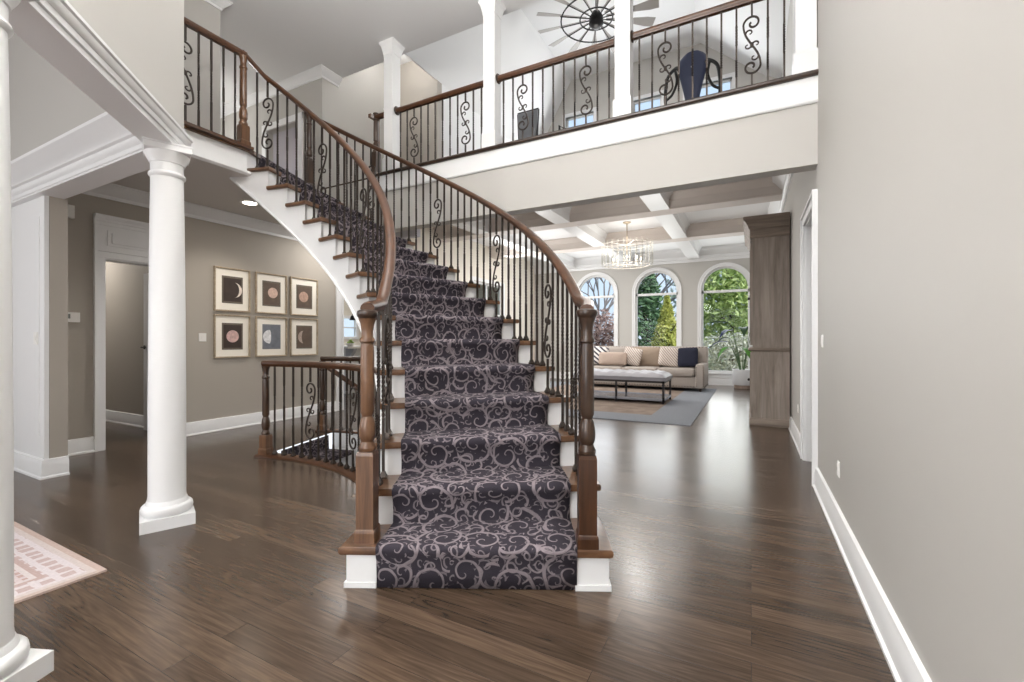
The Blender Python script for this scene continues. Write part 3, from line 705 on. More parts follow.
# ================================================================== STAIRCASE
stairs = thing('staircase', 'curved white staircase with oak treads sweeping up to the landing', 'staircase', (-1.0, 1.6, 0))
NOSE = .12
def nsub(n0, n1, k): return [n0+(n1-n0)*i/k for i in range(k+1)]
for n in range(1, 16):
    s0 = -.01 if n == 1 else 0.0
    a_, b_ = (n if n > 1 else .93), n+1+NOSE+.02
    sa = [s0, .25, .5, .75, 1.0]
    loop = [SP(a_, s) for s in sa]+[SP(t, 1.0) for t in nsub(a_, b_, 4)[1:]]+[SP(b_, s) for s in sa[::-1][1:]]+[SP(t, s0) for t in nsub(a_, b_, 4)[::-1][1:-1]]
    mb = MB(); z = n*RISE
    c = (sum(p[0] for p in loop)/len(loop), sum(p[1] for p in loop)/len(loop))
    def shrink(k): return [(c[0]+(p[0]-c[0])*k, c[1]+(p[1]-c[1])*k) for p in loop]
    area = sum(loop[i][0]*loop[(i+1) % len(loop)][1]-loop[(i+1) % len(loop)][0]*loop[i][1] for i in range(len(loop)))
    rings = [[(x, y, z+dz) for x, y in shrink(k)] for k, dz in ((.985, -.032), (.997, -.027), (1.0, -.016), (.997, -.005), (.985, 0))]
    if area < 0: rings = [r[::-1] for r in rings]
    mb.loft(rings); part('tread', mb, 'oak_tread', stairs, angle=50)
for n in range(1, 17):
    mb = MB(); z0, z1 = (n-1)*RISE, n*RISE-.03
    for s0, s1 in zip((.02, .26, .5, .74), (.26, .5, .74, .98)):
        p, q = SP(n+NOSE, s0), SP(n+NOSE, s1); p2, q2 = SP(n+NOSE+.06, s0), SP(n+NOSE+.06, s1)
        mb.prism([p, q, q2, p2], z0, z1)
    part('riser', mb, 'white', stairs, smooth=False)
# starting-step side returns with a small base
for s0, s1 in ((.018, .13), (.862, .985)):
    mb = MB()
    mb.prism([SP(.98, s0), SP(.98, s1), SP(1+NOSE+.02, s1), SP(1+NOSE+.02, s0)], .0225, RISE-.033)
    mb.prism([SP(.955, s0-(.008 if s0 < .1 else 0)), SP(.955, s1+(.008 if s1 > .9 else 0)), SP(1+NOSE+.02, s1+(.008 if s1 > .9 else 0)), SP(1+NOSE+.02, s0-(.008 if s0 < .1 else 0))], 0, .022)
    part('starting_riser_panel', mb, 'white', stairs, smooth=False)
def zbot(n): return min(ZHC+.004, max(0.0, (n-1.0-NOSE)*RISE-.222))
def stringer(name, s, th):
    mb = MB()
    for n in range(1, 16):
        lo = n+NOSE; hi = n+1+NOSE; k = 4
        for t0, t1 in zip(nsub(lo, hi, k)[:-1], nsub(lo, hi, k)[1:]):
            zt = n*RISE-.03
            o = len(mb.v)
            for t in (t0, t1):
                for ss in (s, s+th):
                    p = SP(t, ss); mb.v += [(p[0], p[1], zbot(t)), (p[0], p[1], zt)]
            # 0: t0 s lo,1 t0 s hi,2 t0 s+ lo,3,4 t1 s lo,5,6,7
            mb.f += [tuple(o+i for i in f) for f in [(0, 1, 5, 4), (2, 6, 7, 3), (0, 4, 6, 2), (1, 3, 7, 5)]]
            if t0 == lo: mb.f.append((o, o+2, o+3, o+1))
    for t0, t1 in ((16.12, 16.4), (16.4, 16.7), (16.7, 16.95)):     # tail running out under the landing
        o = len(mb.v)
        for t in (t0, t1):
            for ss in (s, s+th):
                p = SP(t, ss); mb.v += [(p[0], p[1], zbot(t)), (p[0], p[1], ZHC+.028)]
        mb.f += [tuple(o+i for i in f) for f in [(0, 1, 5, 4), (2, 6, 7, 3), (0, 4, 6, 2), (1, 3, 7, 5)]]
    mb.f.append((o+4, o+5, o+7, o+6))
    # short closing piece against the landing
    return part(name, mb, 'white', stairs, smooth=False)
stringer('stringer', .02, .02); stringer('stringer', .96, .02)
# moulded bead along the stringer bottoms
for s, sg in ((.015, -1), (.985, 1)):
    mb = MB(); path = []
    for i in range(70):
        t = 2.6+(16.9-2.6)*i/69; p = SP(t, s); path.append((p[0], p[1], zbot(t)+.012))
    mb.tube(path, .011, 6); part('stringer_bead', mb, 'white', stairs)
# soffit
mb = MB(); rows = []
for i in range(61):
    t = 2.3+(16.95-2.3)*i/60
    rows.append([(SP(t, s)[0], SP(t, s)[1], zbot(t)+.005) for s in (.03, .35, .66, .97)]+[(SP(t, s)[0], SP(t, s)[1], zbot(t)+.025) for s in (.97, .66, .35, .03)])
mb.loft(rows); part('soffit', mb, 'white', stairs)

# ---- carpet runner
def runner(name, prof, s0, s1, width, z_off=0.0, label='', cat='', parent=None):
    """prof: list of (n, z) down the middle; swept across the stair between s0 and s1"""
    mb = MB(); ns = 9; K = len(prof); uv = []
    acc = [0.0]
    for a_, b_ in zip(prof[:-1], prof[1:]):
        p, q = SP(a_[0], .5), SP(b_[0], .5); acc.append(acc[-1]+math.sqrt((p[0]-q[0])**2+(p[1]-q[1])**2+(a_[1]-b_[1])**2))
    for i, (n, z) in enumerate(prof):
        for j in range(ns+1):
            s = s0+(s1-s0)*j/ns; p = SP(n, s)
            mb.v.append((p[0], p[1], z)); uv.append((width*j/ns, acc[i]))
    for i in range(K-1):
        for j in range(ns):
            a_ = i*(ns+1)+j; mb.f.append((a_, a_+1, a_+ns+2, a_+ns+1))
    me = mb.mesh(name, M['carpet'], True, 60)
    ul = me.uv_layers.new(name='UVMap')
    for l in me.loops: ul.data[l.index].uv = uv[l.vertex_index]
    return me
prof = [(.965, .003)]
for n in range(1, 17):
    z = n*RISE
    if n == 1: prof += [(.955, z-.10), (.935, z-.05), (.90, z-.030), (.885, z-.014), (.895, z+.004), (.95, z+.011), (1.5, z+.011), (2.05, z+.011)]; continue
    prof += [(n+.07, z-.10), (n+.02, z-.05), (n-.035, z-.030), (n-.052, z-.014), (n-.04, z+.004), (n+.02, z+.011)]
    if n < 16: prof += [(n+.55, z+.011), (n+1.05, z+.011)]
    else: prof += [(n+.5, z+.011), (n+1.6, z+.011)]
run = link('stair_runner', runner('stair_runner', prof, .132, .868, .86))
md = run.modifiers.new('thick', 'SOLIDIFY'); md.thickness = .008; md.offset = -1
tag(run, 'dark stair runner with pale scrolling leaves covering the curved stairs', 'stair runner')

# ------------------------------------------------------------------ balusters and newels
BW = .0065
def bar(mb, z0, z1, h=BW):
    mb.square([(h, z0), (h, z1)])
def twist(mb, z0, z1, turns, h=BW, k=None):
    k = k or max(6, int(turns*7)); rings = []
    for i in range(k+1):
        a = PI/4+2*PI*turns*i/k
        rings.append([(h*1.38*math.cos(a+PI/2*j), h*1.38*math.sin(a+PI/2*j), z0+(z1-z0)*i/k) for j in range(4)])
    mb.loft(rings)
def shoe(mb, z=0.0): mb.square([(.015, z), (.017, z+.012), (.013, z+.02), (.009, z+.032), (.0065, z+.036)])
def baluster_mesh(name, L, kind, shoe_on=True):
    mb = MB()
    if shoe_on: shoe(mb)
    if kind == 'double':
        bar(mb, 0, L*.20); twist(mb, L*.20, L*.40, 2.0); bar(mb, L*.40, L*.55); twist(mb, L*.55, L*.78, 2.5); bar(mb, L*.78, L)
    elif kind == 'single':
        bar(mb, 0, L*.34); twist(mb, L*.34, L*.66, 3.0); bar(mb, L*.66, L)
    elif kind == 'plain':
        bar(mb, 0, L)
    return mb.mesh(name, M['iron'], False)
def spiral(cx, cz, r0, r1, a0, a1, n): return [(cx+(r0+(r1-r0)*i/n)*math.cos(a0+(a1-a0)*i/n), 0, cz+(r0+(r1-r0)*i/n)*math.sin(a0+(a1-a0)*i/n)) for i in range(n+1)]
def scroll_mesh(name, L, H=.50, W=.060, shoe_on=True, r=.0076):
    mb = MB()
    if shoe_on: shoe(mb)
    zc = L*.52; h = H/2
    bar(mb, 0, zc-h); bar(mb, zc+h, L)
    # main S: an inner curl winds out over the top to the left, then sweeps down through the centre to its mirror image
    zt = h-W*1.02
    half = spiral(.004, zt, .012, W, -PI*1.25, PI, 30)
    e = half[-1]
    def bez(t):
        p0, p1, p2, p3 = (e[0], e[2]), (e[0], e[2]*.55), (-.022, e[2]*.25), (0, 0)
        u = 1-t
        return tuple(u*u*u*p0[k]+3*u*u*t*p1[k]+3*u*t*t*p2[k]+t*t*t*p3[k] for k in (0, 1))
    half += [(bez(t)[0], 0, bez(t)[1]) for t in (.12, .25, .4, .55, .7, .85)]
    S = half+[(0, 0, 0)]+[(-x, y, -z) for x, y, z in half[::-1]]
    mb.tube([(x, y, z+zc) for x, y, z in S], r, 6)
    xs, zs = bez(.42)
    leaf = spiral(xs+.027, zs+.012, .006, .027, -PI*.55, PI, 16)
    side = spiral(.028, 0, .006, .026, -PI*.55, PI, 14)
    for c in (leaf, side):
        rr = [r*.95-.003*(1-i/(len(c)-1)) for i in range(len(c))]
        mb.tube([(x, y, z+zc) for x, y, z in c], rr, 5)
        mb.tube([(-x, y, -z+zc) for x, y, z in c], rr, 5)
    mb.ball((0, 0, zc), (.013, .011, .022), 8, 6)
    return mb.mesh(name, M['iron'], True, 50)
_BC = {}
def get_bal(L, kind, shoe_on=True, H=.50):
    key = (round(L, 3), kind, shoe_on, H)
    if key not in _BC:
        _BC[key] = scroll_mesh('scroll_baluster', L, H, shoe_on=shoe_on) if kind == 'scroll' else baluster_mesh('baluster', L, kind, shoe_on)
    return _BC[key]
def put(name, me, parent, loc, rz):
    o = bpy.data.objects.new(name, me); COL.objects.link(o); o.parent = parent; o.matrix_parent_inverse = pinv(parent)
    o.location = loc; o.rotation_euler = (0, 0, rz); return o

TURN = [(.045, .372), (.048, .386), (.041, .396), (.034, .41), (.042, .425), (.0455, .445), (.044, .47), (.037, .50), (.028, .515), (.035, .528), (.0375, .533), (.0378, .68), (.0362, .80), (.033, .818), (.041, .826), (.041, .836), (.032, .846), (.0315, .872), (.037, .90), (.044, .915), (.047, .922)]
CAP = [(.047, .922), (.057, .932), (.060, .943), (.057, .953), (.045, .958), (.0, .959)]
def newel(parent, p, z, rz, h=.93, mats=('oak', 'oak', 'oak_dark'), cap=True, bt=.37, name='newel_post'):
    k = h/.93
    mb = MB(); b = bt*k
    mb.square([(.042, 0), (.042, .04), (.040, .05), (.036, .055), (.036, b-.015), (.033, b)], (p[0], p[1], z), rz)
    o = part(name, mb, mats[0], parent, smooth=False)
    mb = MB(); mb.lathe([(r*.76, b+(zz-.37)*(h-b)/(.93-.37)) for r, zz in TURN], (p[0], p[1], z), 24)
    part('turned_shaft', mb, mats[1], o)
    if cap:
        mb = MB(); mb.lathe([(r*.72, b+(zz-.37)*(h-b)/(.93-.37)) for r, zz in CAP], (p[0], p[1], z), 24); part('newel_cap', mb, mats[2], o)
    return o
RAILP = [(-.018, -.026), (-.020, -.017), (-.026, -.011), (-.029, .002), (-.026, .014), (-.018, .022), (0, .026), (.018, .022), (.026, .014), (.029, .002), (.026, -.011), (.020, -.017), (.018, -.026)]
def rail_mesh(path, mat): 
    mb = MB(); mb.sweep(path, RAILP); return mb

def tan_angle(n, s):
    p, q = SP(n-.05, s), SP(n+.05, s); return math.atan2(q[1]-p[1], q[0]-p[0])
HI, HO = .74, .772      # rail heights over the nosing line
SI, SO = .06, .930
def rz(n, h):
    if n >= 2.6: return n*RISE+h
    return 1.135+(2.6*RISE+h-1.135)*max(0, n-1.2)/1.4
# inner railing
ri = thing('stair_railing', 'curved oak and iron railing on the inner left side of the stairs', 'railing', (SP(1.2, .09)[0], SP(1.2, .09)[1], RISE))
P1 = (-1.425, 1.385)
newel(ri, P1, RISE, math.radians(26), .935)
path = [(P1[0], P1[1], 1.135)]
for i in range(90):
    n = 1.6+(15.5-1.6)*i/89; p = SP(n, SI); path.append((p[0], p[1], rz(n, HI)))
PT = (LX+.0, 2.34)
path += [(PT[0], PT[1], 3.485)]
part('handrail', rail_mesh(path, 0), 'oak_rail', ri)
k = 0
for n in range(1, 16):
    for f in ((.62, ) if n == 1 else (.30, .80)):
        t = n+f+.05; p = SP(t, SI); L = rz(t, HI)-.020-n*RISE
        kind = 'scroll' if k % 6 == 3 else ('double' if k % 2 else 'single')
        put('baluster' if kind != 'scroll' else 'scroll_baluster', get_bal(L, kind, H=.46), ri, (p[0], p[1], n*RISE), tan_angle(t, SI)); k += 1
# outer railing
ro = thing('stair_railing', 'curved oak and iron railing on the outer right side of the stairs', 'railing', (SP(1.2, .9)[0], SP(1.2, .9)[1], RISE))
P2 = (-.592, 1.765)
newel(ro, P2, RISE, math.radians(26), .935, mats=('newel_mid', 'newel_dark', 'oak_dark'))
path = [(P2[0], P2[1], 1.125)]
for i in range(90):
    n = 1.7+(15.95-1.7)*i/89; p = SP(n, SO); path.append((p[0], p[1], rz(n, HO)))
p = SP(16.4, SO); path.append((p[0], p[1], 3.50))
part('handrail', rail_mesh(path, 0), 'oak_rail', ro)
p = SP(16.25, SO); newel(ro, p, ZL, 0, .80, mats=('newel_dark', 'newel_dark', 'oak_dark'), cap=False)
for n in range(1, 16):
    for j, f in enumerate((.40, .73) if n == 1 else (.06, .40, .73)):
        t = n+f+.05; p = SP(t, SO); L = rz(t, HO)-.020-n*RISE
        if n > 1: idx = (n-2)*3+j+2
        else: idx = j
        kind = 'scroll' if (n % 3 == 1 and j == 2 and n > 1) else ('double' if idx % 2 else 'single')
        put('baluster' if kind != 'scroll' else 'scroll_baluster', get_bal(L, kind, H=.48), ro, (p[0], p[1], n*RISE), tan_angle(t, SO))
# landing railing
rl = thing('landing_railing', 'short level oak and iron railing on the upper left landing', 'railing', (LX, 1.9, ZL))
newel(rl, PT, ZL, 0, .79, mats=('oak', 'oak', 'oak_dark'), cap=False, bt=.22)
part('handrail', rail_mesh([(LX, 1.43, 3.475), (LX, PT[1]+.02, 3.475)], 0), 'oak_rail', rl)
mb = MB(); mb.sweep([(LX, 1.43, ZL), (LX, LYE+.02, ZL)], [(-.07, 0), (-.07, -.02), (.075, -.02), (.075, -.004), (.068, .004), (-.068, .004)][::-1]); part('nosing', mb, 'oak_rail', rl)
for i in range(9):
    y = 2.27-.095*i
    kind = 'scroll' if i == 4 else ('double' if i % 2 else 'single')
    put('baluster' if kind != 'scroll' else 'scroll_baluster', get_bal(.78, kind, H=.5), rl, (LX, y, ZL), PI/2)

# balcony posts and railings
PX = [-3.50, -2.22, -.94, .335]
YP = YB+.055
for k, x in enumerate(PX):
    lab = ['white square post at the left end of the balcony', 'white square post second from the left on the balcony', 'white square post third from the left on the balcony', 'white half post against the right wall on the balcony'][k]
    t = thing('balcony_post', lab, 'post', (x, YP, ZB))
    zt = ZC
    mb = MB(); mb.square([(.062, ZB), (.062, zt)], (x, YP, 0)); mb.square([(.066, ZB+.70), (.066, ZB+.715)], (x, YP, 0)); part('shaft', mb, 'white', t, smooth=False)
    mb = MB(); mb.square([(.075, ZB), (.075, ZB+.15), (.070, ZB+.165), (.063, ZB+.17)], (x, YP, 0)); part('base', mb, 'white', t, smooth=False)
    if k < 3: mb = MB(); mb.square([(.063, zt-.14), (.068, zt-.135), (.068, zt-.115), (.074, zt-.09), (.083, zt-.05), (.098, zt-.02), (.098, zt-.001)], (x, YP, 0)); part('capital', mb, 'white', t, smooth=False)
# a wall railing hint beyond the first post
def balcony_rail(x0, x1, label, nb, scrolls):
    t = thing('balcony_railing', label, 'railing', ((x0+x1)/2, YP, ZB))
    part('handrail', rail_mesh([(x0, YP, 3.525), (x1, YP, 3.525)], 0), 'oak_rail', t)
    for x, sg in ((x0, 1), (x1, -1)):
        mb = MB(); mb.lathe([(.045, 0), (.047, .008), (.04, .016), (.0, .017)], (0, 0, 0), 16); mb.xf(Matrix.Translation((x, YP, 3.525)) @ Matrix.Rotation(PI/2*sg, 4, 'Y')); part('rosette', mb, 'oak_dark', t)
    for i in range(nb):
        x = x0+(x1-x0)*(i+.62)/(nb+.24)
        kind = 'scroll' if i in scrolls else ('double' if i % 2 else 'single')
        put('baluster' if kind != 'scroll' else 'scroll_baluster', get_bal(.665, kind, False, .44), t, (x, YP, ZB), 0)
    return t
balcony_rail(PX[0]+.063, PX[1]-.063, 'left section of the balcony railing above the stair rail', 12, (2, 9))
balcony_rail(PX[1]+.063, PX[2]-.063, 'middle section of the balcony railing under the ceiling fan', 11, (2, 8))
balcony_rail(PX[2]+.063, PX[3]-.063, 'right section of the balcony railing in front of the navy gym backrest', 11, (2, 8))
t = thing('hall_railing', 'short dark railing with a newel left of the first balcony post', 'railing', (-3.74, YP, ZB))
newel(t, (-3.74, YP), ZB, 0, .73, mats=('newel_dark', 'newel_dark', 'oak_dark'), cap=False)
part('handrail', rail_mesh([(-3.74, YP, 3.525), (-3.60, YP, 3.525)], 0), 'oak_rail', t)
mb = MB(); mb.box(-3.86, YP+.10, ZB, -3.82, YP+.14, 3.58); mb.box(-3.86, YP-.0, 3.55, -3.82, YP+.14, 3.59); part('side_upright', mb, 'oak', t, smooth=False)

# ---- basement stair guard
g = thing('stairwell_railing', 'low curved oak and iron railing round the basement stairwell', 'railing', (-3.86, 2.43, 0))
GR = 1.985
def gp(deg, R=None): return arc(math.radians(deg), R if R is not None else GR)
def garc(d0, d1, n, z, R=None): return [(gp(d0+(d1-d0)*i/n, R)[0], gp(d0+(d1-d0)*i/n, R)[1], z) for i in range(n+1)]
newel(g, gp(104.4), .02, .2, .77, mats=('oak', 'newel_dark', 'oak_dark'), cap=False, bt=.2)  # dark shaft wood stands in for the shade by the stairwell
newel(g, arc(math.radians(108.4), WR1+.02), .02, .2, .77, mats=('oak', 'newel_dark', 'oak_dark'), cap=False, bt=.2)  # same darkened shaft, shade carried by the wood colour
part('handrail', rail_mesh(garc(105.1, 54, 26, .805), 0), 'oak_rail', g)
part('outer_handrail', rail_mesh(garc(108.6, 54, 26, .805, WR1+.02), 0), 'newel_dark', g)
SHOE = [(-.05, 0), (.05, 0), (.05, .012), (.042, .02), (-.042, .02), (-.05, .012)]
mb = MB(); mb.sweep(garc(106.3, 54, 26, 0), [(-.065, 0), (.045, 0), (.045, .02), (-.05, .02), (-.065, .010)]); part('curb', mb, 'oak_rail', g)
mb = MB(); mb.sweep(garc(109.5, 54, 26, 0, WR1+.02), SHOE); part('outer_curb', mb, 'oak_rail', g)
for i in range(17):
    dg = 101.8-2.85*i
    if dg < 56: break
    p = gp(dg); kind = 'scroll' if i in (4, 10) else ('double' if i % 2 else 'single')
    put('baluster' if kind != 'scroll' else 'scroll_baluster', get_bal(.765, kind, True, .48), g, (p[0], p[1], .02), math.radians(dg+90))
for i in range(22):
    dg = 106.3-2.12*i
    p = arc(math.radians(dg), WR1+.02); put('outer_baluster', get_bal(.765, 'double' if i % 2 else 'single', True), g, (p[0], p[1], .02), math.radians(dg+90))
# grab rail down the basement stairs
w = thing('basement_handrail', 'oak handrail sloping down into the basement stairwell', 'handrail', (-3.6, 2.95, .5))
path = [(arc(math.radians(107-2.45*i), WR1-.06)[0], arc(math.radians(107-2.45*i), WR1-.06)[1], .74-.075*i) for i in range(16)]
part('rail', rail_mesh(path, 0), 'oak_rail', w)
for i in (3, 9):
    x, y, z = path[i]; q = arc(math.radians(107-2.45*i), WR1-.005)
    mb = MB(); mb.tube([(x, y, z-.02), (x, y, z-.06), (q[0], q[1], z-.07)], .008, 6); part('bracket', mb, 'black', w)
# basement steps
bs = thing('basement_stairs', 'carpeted basement stairs going down inside the railed stairwell', 'stairs', (-3.7, 2.9, -.1))
for i in range(12):
    a0 = math.radians(105.5-4.0*i); a1 = math.radians(105.5-4.0*(i+1)-.7); z = -.17*(i+1)
    a1 = max(a1, WA0+.005)
    mb = MB(); mb.prism([arc(a0, WR0+.004), arc(a1, WR0+.004), arc(a1, WR1-.004), arc(a0, WR1-.004)], z-.17, z)
    o = part('step', mb, 'white', bs, smooth=False)
    prof = []
    me = MB(); uvs = []
    for j, (aa, zz) in enumerate([(a0, z+.158), (a0-.002, z+.01), (a1-.015, z+.012), (a1-.018, z-.03)]):
        for R in (WR0+.20, (WR0+WR1)/2+.05, WR1-.10):
            q = arc(aa, R); me.v.append((q[0], q[1], zz)); uvs.append(((R-WR0), .16*j+i*.42))
    me.f = [(r*3+c_, r*3+c_+1, r*3+c_+4, r*3+c_+3) for r in range(3) for c_ in range(2)]
    ms = me.mesh('step_carpet', M['carpet'], False)
    ul = ms.uv_layers.new(name='UVMap')
    for l in ms.loops: ul.data[l.index].uv = uvs[l.vertex_index]
    link('step_carpet', ms, bs)

# ================================================================== COLUMNS
def column(c, ang_, label):
    t = thing('column', label, 'column', (c[0], c[1], 0))
    mb = MB(); mb.square([(.119, 0), (.119, .062)], (c[0], c[1], 0), ang_); part('plinth', mb, 'white', t, smooth=False)
    mb = MB(); mb.lathe([(.108, .062), (.115, .072), (.118, .088), (.115, .104), (.108, .112), (.097, .116), (.095, .124), (.091, .135), (.089, .138)], (c[0], c[1], 0), 40); part('base_moulding', mb, 'white', t)
    mb = MB(); mb.lathe([(.089, .13), (.0855, .16), (.085, .7), (.082, 1.2), (.077, 1.7), (.074, 1.87), (.074, 1.905)], (c[0], c[1], 0), 40); part('shaft', mb, 'white', t)
    mb = MB(); mb.lathe([(.074, 1.89), (.082, 1.897), (.085, 1.906), (.082, 1.915), (.075, 1.92), (.075, 1.965), (.080, 1.968), (.082, 1.978), (.092, 1.995), (.100, 2.012), (.103, 2.02)], (c[0], c[1], 0), 40)
    part('capital', mb, 'white', t)
    mb = MB(); mb.square([(.100, 2.02), (.103, 2.024), (.103, 2.05), (.107, 2.054), (.107, 2.061)], (c[0], c[1], 0), ang_); part('abacus', mb, 'white', t, smooth=False)
column((-2.842, 1.298), math.radians(90-22.5), 'white round column beside the hall opening, plinth on the bare floor')
column((-1.934, .398), math.radians(90+22.5), 'white round column in front of the pink patterned rug, closest to the camera')

# ================================================================== HALL OBJECTS
def picture(y0, y1, z0, z1, label, kind):
    t = thing('framed_picture', label, 'picture', (XL, (y0+y1)/2, z0), 0, 'framed moon prints on the hall wall')
    w = .018
    mb = MB()
    yc, zc = (y0+y1)/2, (z0+z1)/2
    mb2 = [(y0, z0), (y1, z0), (y1, z1), (y0, z1)]
    rings = []
    for d, x in ((0, .001), (0, .022), (.004, .026), (w-.004, .024), (w, .018), (w, .008)):
        rings.append([(XL+x, yy+(d if yy == y0 else -d), zz+(d if zz == z0 else -d)) for yy, zz in mb2])
    mb.loft(rings, False); part('frame', mb, 'frame', t, smooth=False)
    mb = MB(); mb.box(XL+.002, y0+w, z0+w, XL+.009, y1-w, z1-w); part('mat_board', mb, 'mat', t, smooth=False)
    hw, hh = (y1-y0)*.29, (z1-z0)*.31
    bg = {'dark': (58, 45, 38), 'brown': (96, 80, 68), 'blue': (112, 116, 124)}[kind[0]]
    bd = {'dark': (104, 94, 82), 'brown': (104, 94, 82), 'blue': (120, 122, 128)}[kind[0]]
    mb = MB(); mb.box(XL+.009, yc-hw, zc-hh, XL+.0115, yc+hw, zc+hh); pr = part('print', mb, plain('print_border', bd, .7, vary=.15, vscale=25), t, smooth=False)
    mb = MB(); mb.box(XL+.0115, yc-hw*.86, zc-hh*.86, XL+.0125, yc+hw*.86, zc+hh*.86); part('print_field', mb, plain('print_field', bg, .7, vary=.3, vscale=18), pr, smooth=False)
    R = hh*kind[2]; oy, oz = kind[3]
    mb = MB(); N = 24
    if kind[1] == 'full': pts = [(R*math.cos(2*PI*i/N), R*math.sin(2*PI*i/N)) for i in range(N)]
    else:
        sg = kind[4]
        pts = [(sg*R*math.sin(PI*i/N), -R*math.cos(PI*i/N)) for i in range(N+1)]+[(sg*R*kind[5]*math.sin(PI*i/N), R*math.cos(PI*i/N)) for i in range(1, N)]
    nn = len(pts)
    mb.v = [(XL+.0135, yc+oy*hw+p[0], zc+oz*hh+p[1]) for p in pts]
    mb.f = [tuple(range(nn))]
    part('moon', mb, plain('moon_face', kind[6], .7, vary=.5, vscale=40), pr, smooth=False)
yy = [(2.842, 3.247), (3.315, 3.725), (3.775, 4.188)]
picture(yy[0][0], yy[0][1], 1.335, 1.832, 'framed print of a thin crescent moon on a dark field', ('dark', 'crescent', .55, (.18, 0), 1, .62, (226, 214, 202)))
picture(yy[1][0], yy[1][1], 1.335, 1.832, 'framed print of a pinkish gibbous moon, upper middle one of the hall group', ('brown', 'full', .42, (.12, .08), 1, 0, (206, 176, 160)))
picture(yy[2][0], yy[2][1], 1.335, 1.832, 'framed print of a brown banded moon, upper one farthest along the hall wall', ('brown', 'full', .45, (-.1, .0), 1, 0, (182, 150, 132)))
picture(yy[0][0], yy[0][1], .808, 1.298, 'framed print of a rosy full moon below the thin crescent moon print', ('dark', 'full', .46, (0, 0), 1, 0, (204, 170, 164)))
picture(yy[1][0], yy[1][1], .808, 1.298, 'framed print of a white half moon on a blue grey field', ('blue', 'crescent', .55, (-.25, 0), -1, -.25, (224, 224, 226)))
picture(yy[2][0], yy[2][1], .808, 1.298, 'framed print of a dim brown crescent on grey, lower one farthest along the hall wall', ('brown', 'crescent', .55, (-.1, 0), -1, .35, (176, 158, 146)))

def plate_x(x, y, z, side, label, cat, kind, w=.05, h=.08):
    t = thing(cat.replace(' ', '_'), label, cat, (x, y, z))
    mb = MB(); xs = [x, x+side*.005]
    mb.box(x+side*.0005, y-w/2, z-h/2, x+side*.004, y+w/2, z+h/2); mb.box(x+side*.004, y-w/2+.003, z-h/2+.003, x+side*.006, y+w/2-.003, z+h/2-.003); part('plate', mb, 'plastic', t, smooth=False)
    mb = MB()
    if kind == 'switch': mb.box(x+side*.006, y-.011, z-.022, x+side*.0095, y+.011, z+.022)
    else:
        mb.box(x+side*.006, y-.014, z+.006, x+side*.0085, y+.014, z+.028); mb.box(x+side*.006, y-.014, z-.028, x+side*.0085, y+.014, z-.006)
    part('rocker' if kind == 'switch' else 'socket', mb, 'plastic', t, smooth=False)
plate_x(XR, 2.86, .335, -1, 'white outlet low on the right wall near the baseboard', 'wall outlet', 'outlet')
plate_x(XR, 3.46, 1.0, -1, 'white switch plate on the right wall beside the doorway', 'light switch', 'switch')
plate_x(XR, 5.15, .345, -1, 'white outlet low on the wall beyond the right doorway', 'wall outlet', 'outlet')
plate_x(XL, 2.73, 1.04, 1, 'white switch plate on the hall wall left of the moon prints', 'light switch', 'switch', .075, .09)
t = thing('light_switch', 'white switch plate on the white pilaster', 'light switch', (-4.62, 1.286, 1.02))
mb = MB(); mb.box(-4.70, 1.280, .975, -4.63, 1.2865, 1.065); part('plate', mb, 'plastic', t, smooth=False)
mb = MB(); mb.box(-4.676, 1.276, 1.0, -4.654, 1.280, 1.04); part('rocker', mb, 'plastic', t, smooth=False)
t = thing('thermostat', 'white thermostat on the taupe wall left of the hall doorway', 'thermostat', (XL, 1.60, 1.2))
mb = MB(); mb.box(XL+.0005, 1.58, 1.165, XL+.026, 1.715, 1.25); part('housing', mb, 'plastic', t, smooth=False)
mb = MB(); mb.box(XL+.026, 1.60, 1.195, XL+.028, 1.65, 1.235); part('display', mb, plain('grey_display', (120, 124, 120), .3), t, smooth=False)
mb = MB()
for k in range(2): mb.box(XL+.026, 1.668, 1.185+.028*k, XL+.029, 1.695, 1.203+.028*k)
part('button', mb, 'plastic', t, smooth=False)
t = thing('door_chime', 'small white chime box high on the taupe wall', 'chime', (XL, 1.60, 2.1))
mb = MB(); mb.box(XL+.0005, 1.60, 2.07, XL+.04, 1.675, 2.18); part('cover', mb, 'plastic', t, smooth=False)
mb = MB()
for k in range(4): mb.box(XL+.04, 1.61, 2.085+.022*k, XL+.043, 1.665, 2.093+.022*k)
part('slot', mb, 'plastic', t, smooth=False)
# dark chair back in the small room
t = thing('dining_chair', 'dark wooden chair just inside the small room beyond the hall doorway', 'chair', (-6.1, 2.2, 0))
mb = MB()
for x in (-6.34, -5.98):
    mb.box(x, 2.08, 0, x+.04, 2.12, 1.02); mb.ball((x+.02, 2.10, 1.04), .028, 8, 5)
part('back_post', mb, 'oak_dark', t, smooth=False)
mb = MB(); mb.box(-6.30, 2.085, .52, -5.98, 2.115, .96); part('backrest', mb, 'oak_dark', t, smooth=False)
mb = MB(); mb.box(-6.35, 1.70, .42, -5.93, 2.12, .46); part('seat', mb, 'oak_dark', t, smooth=False)
for x in (-6.34, -5.98): mb = MB(); mb.box(x, 1.71, 0, x+.04, 1.75, .42); part('leg', mb, 'oak_dark', t, smooth=False)
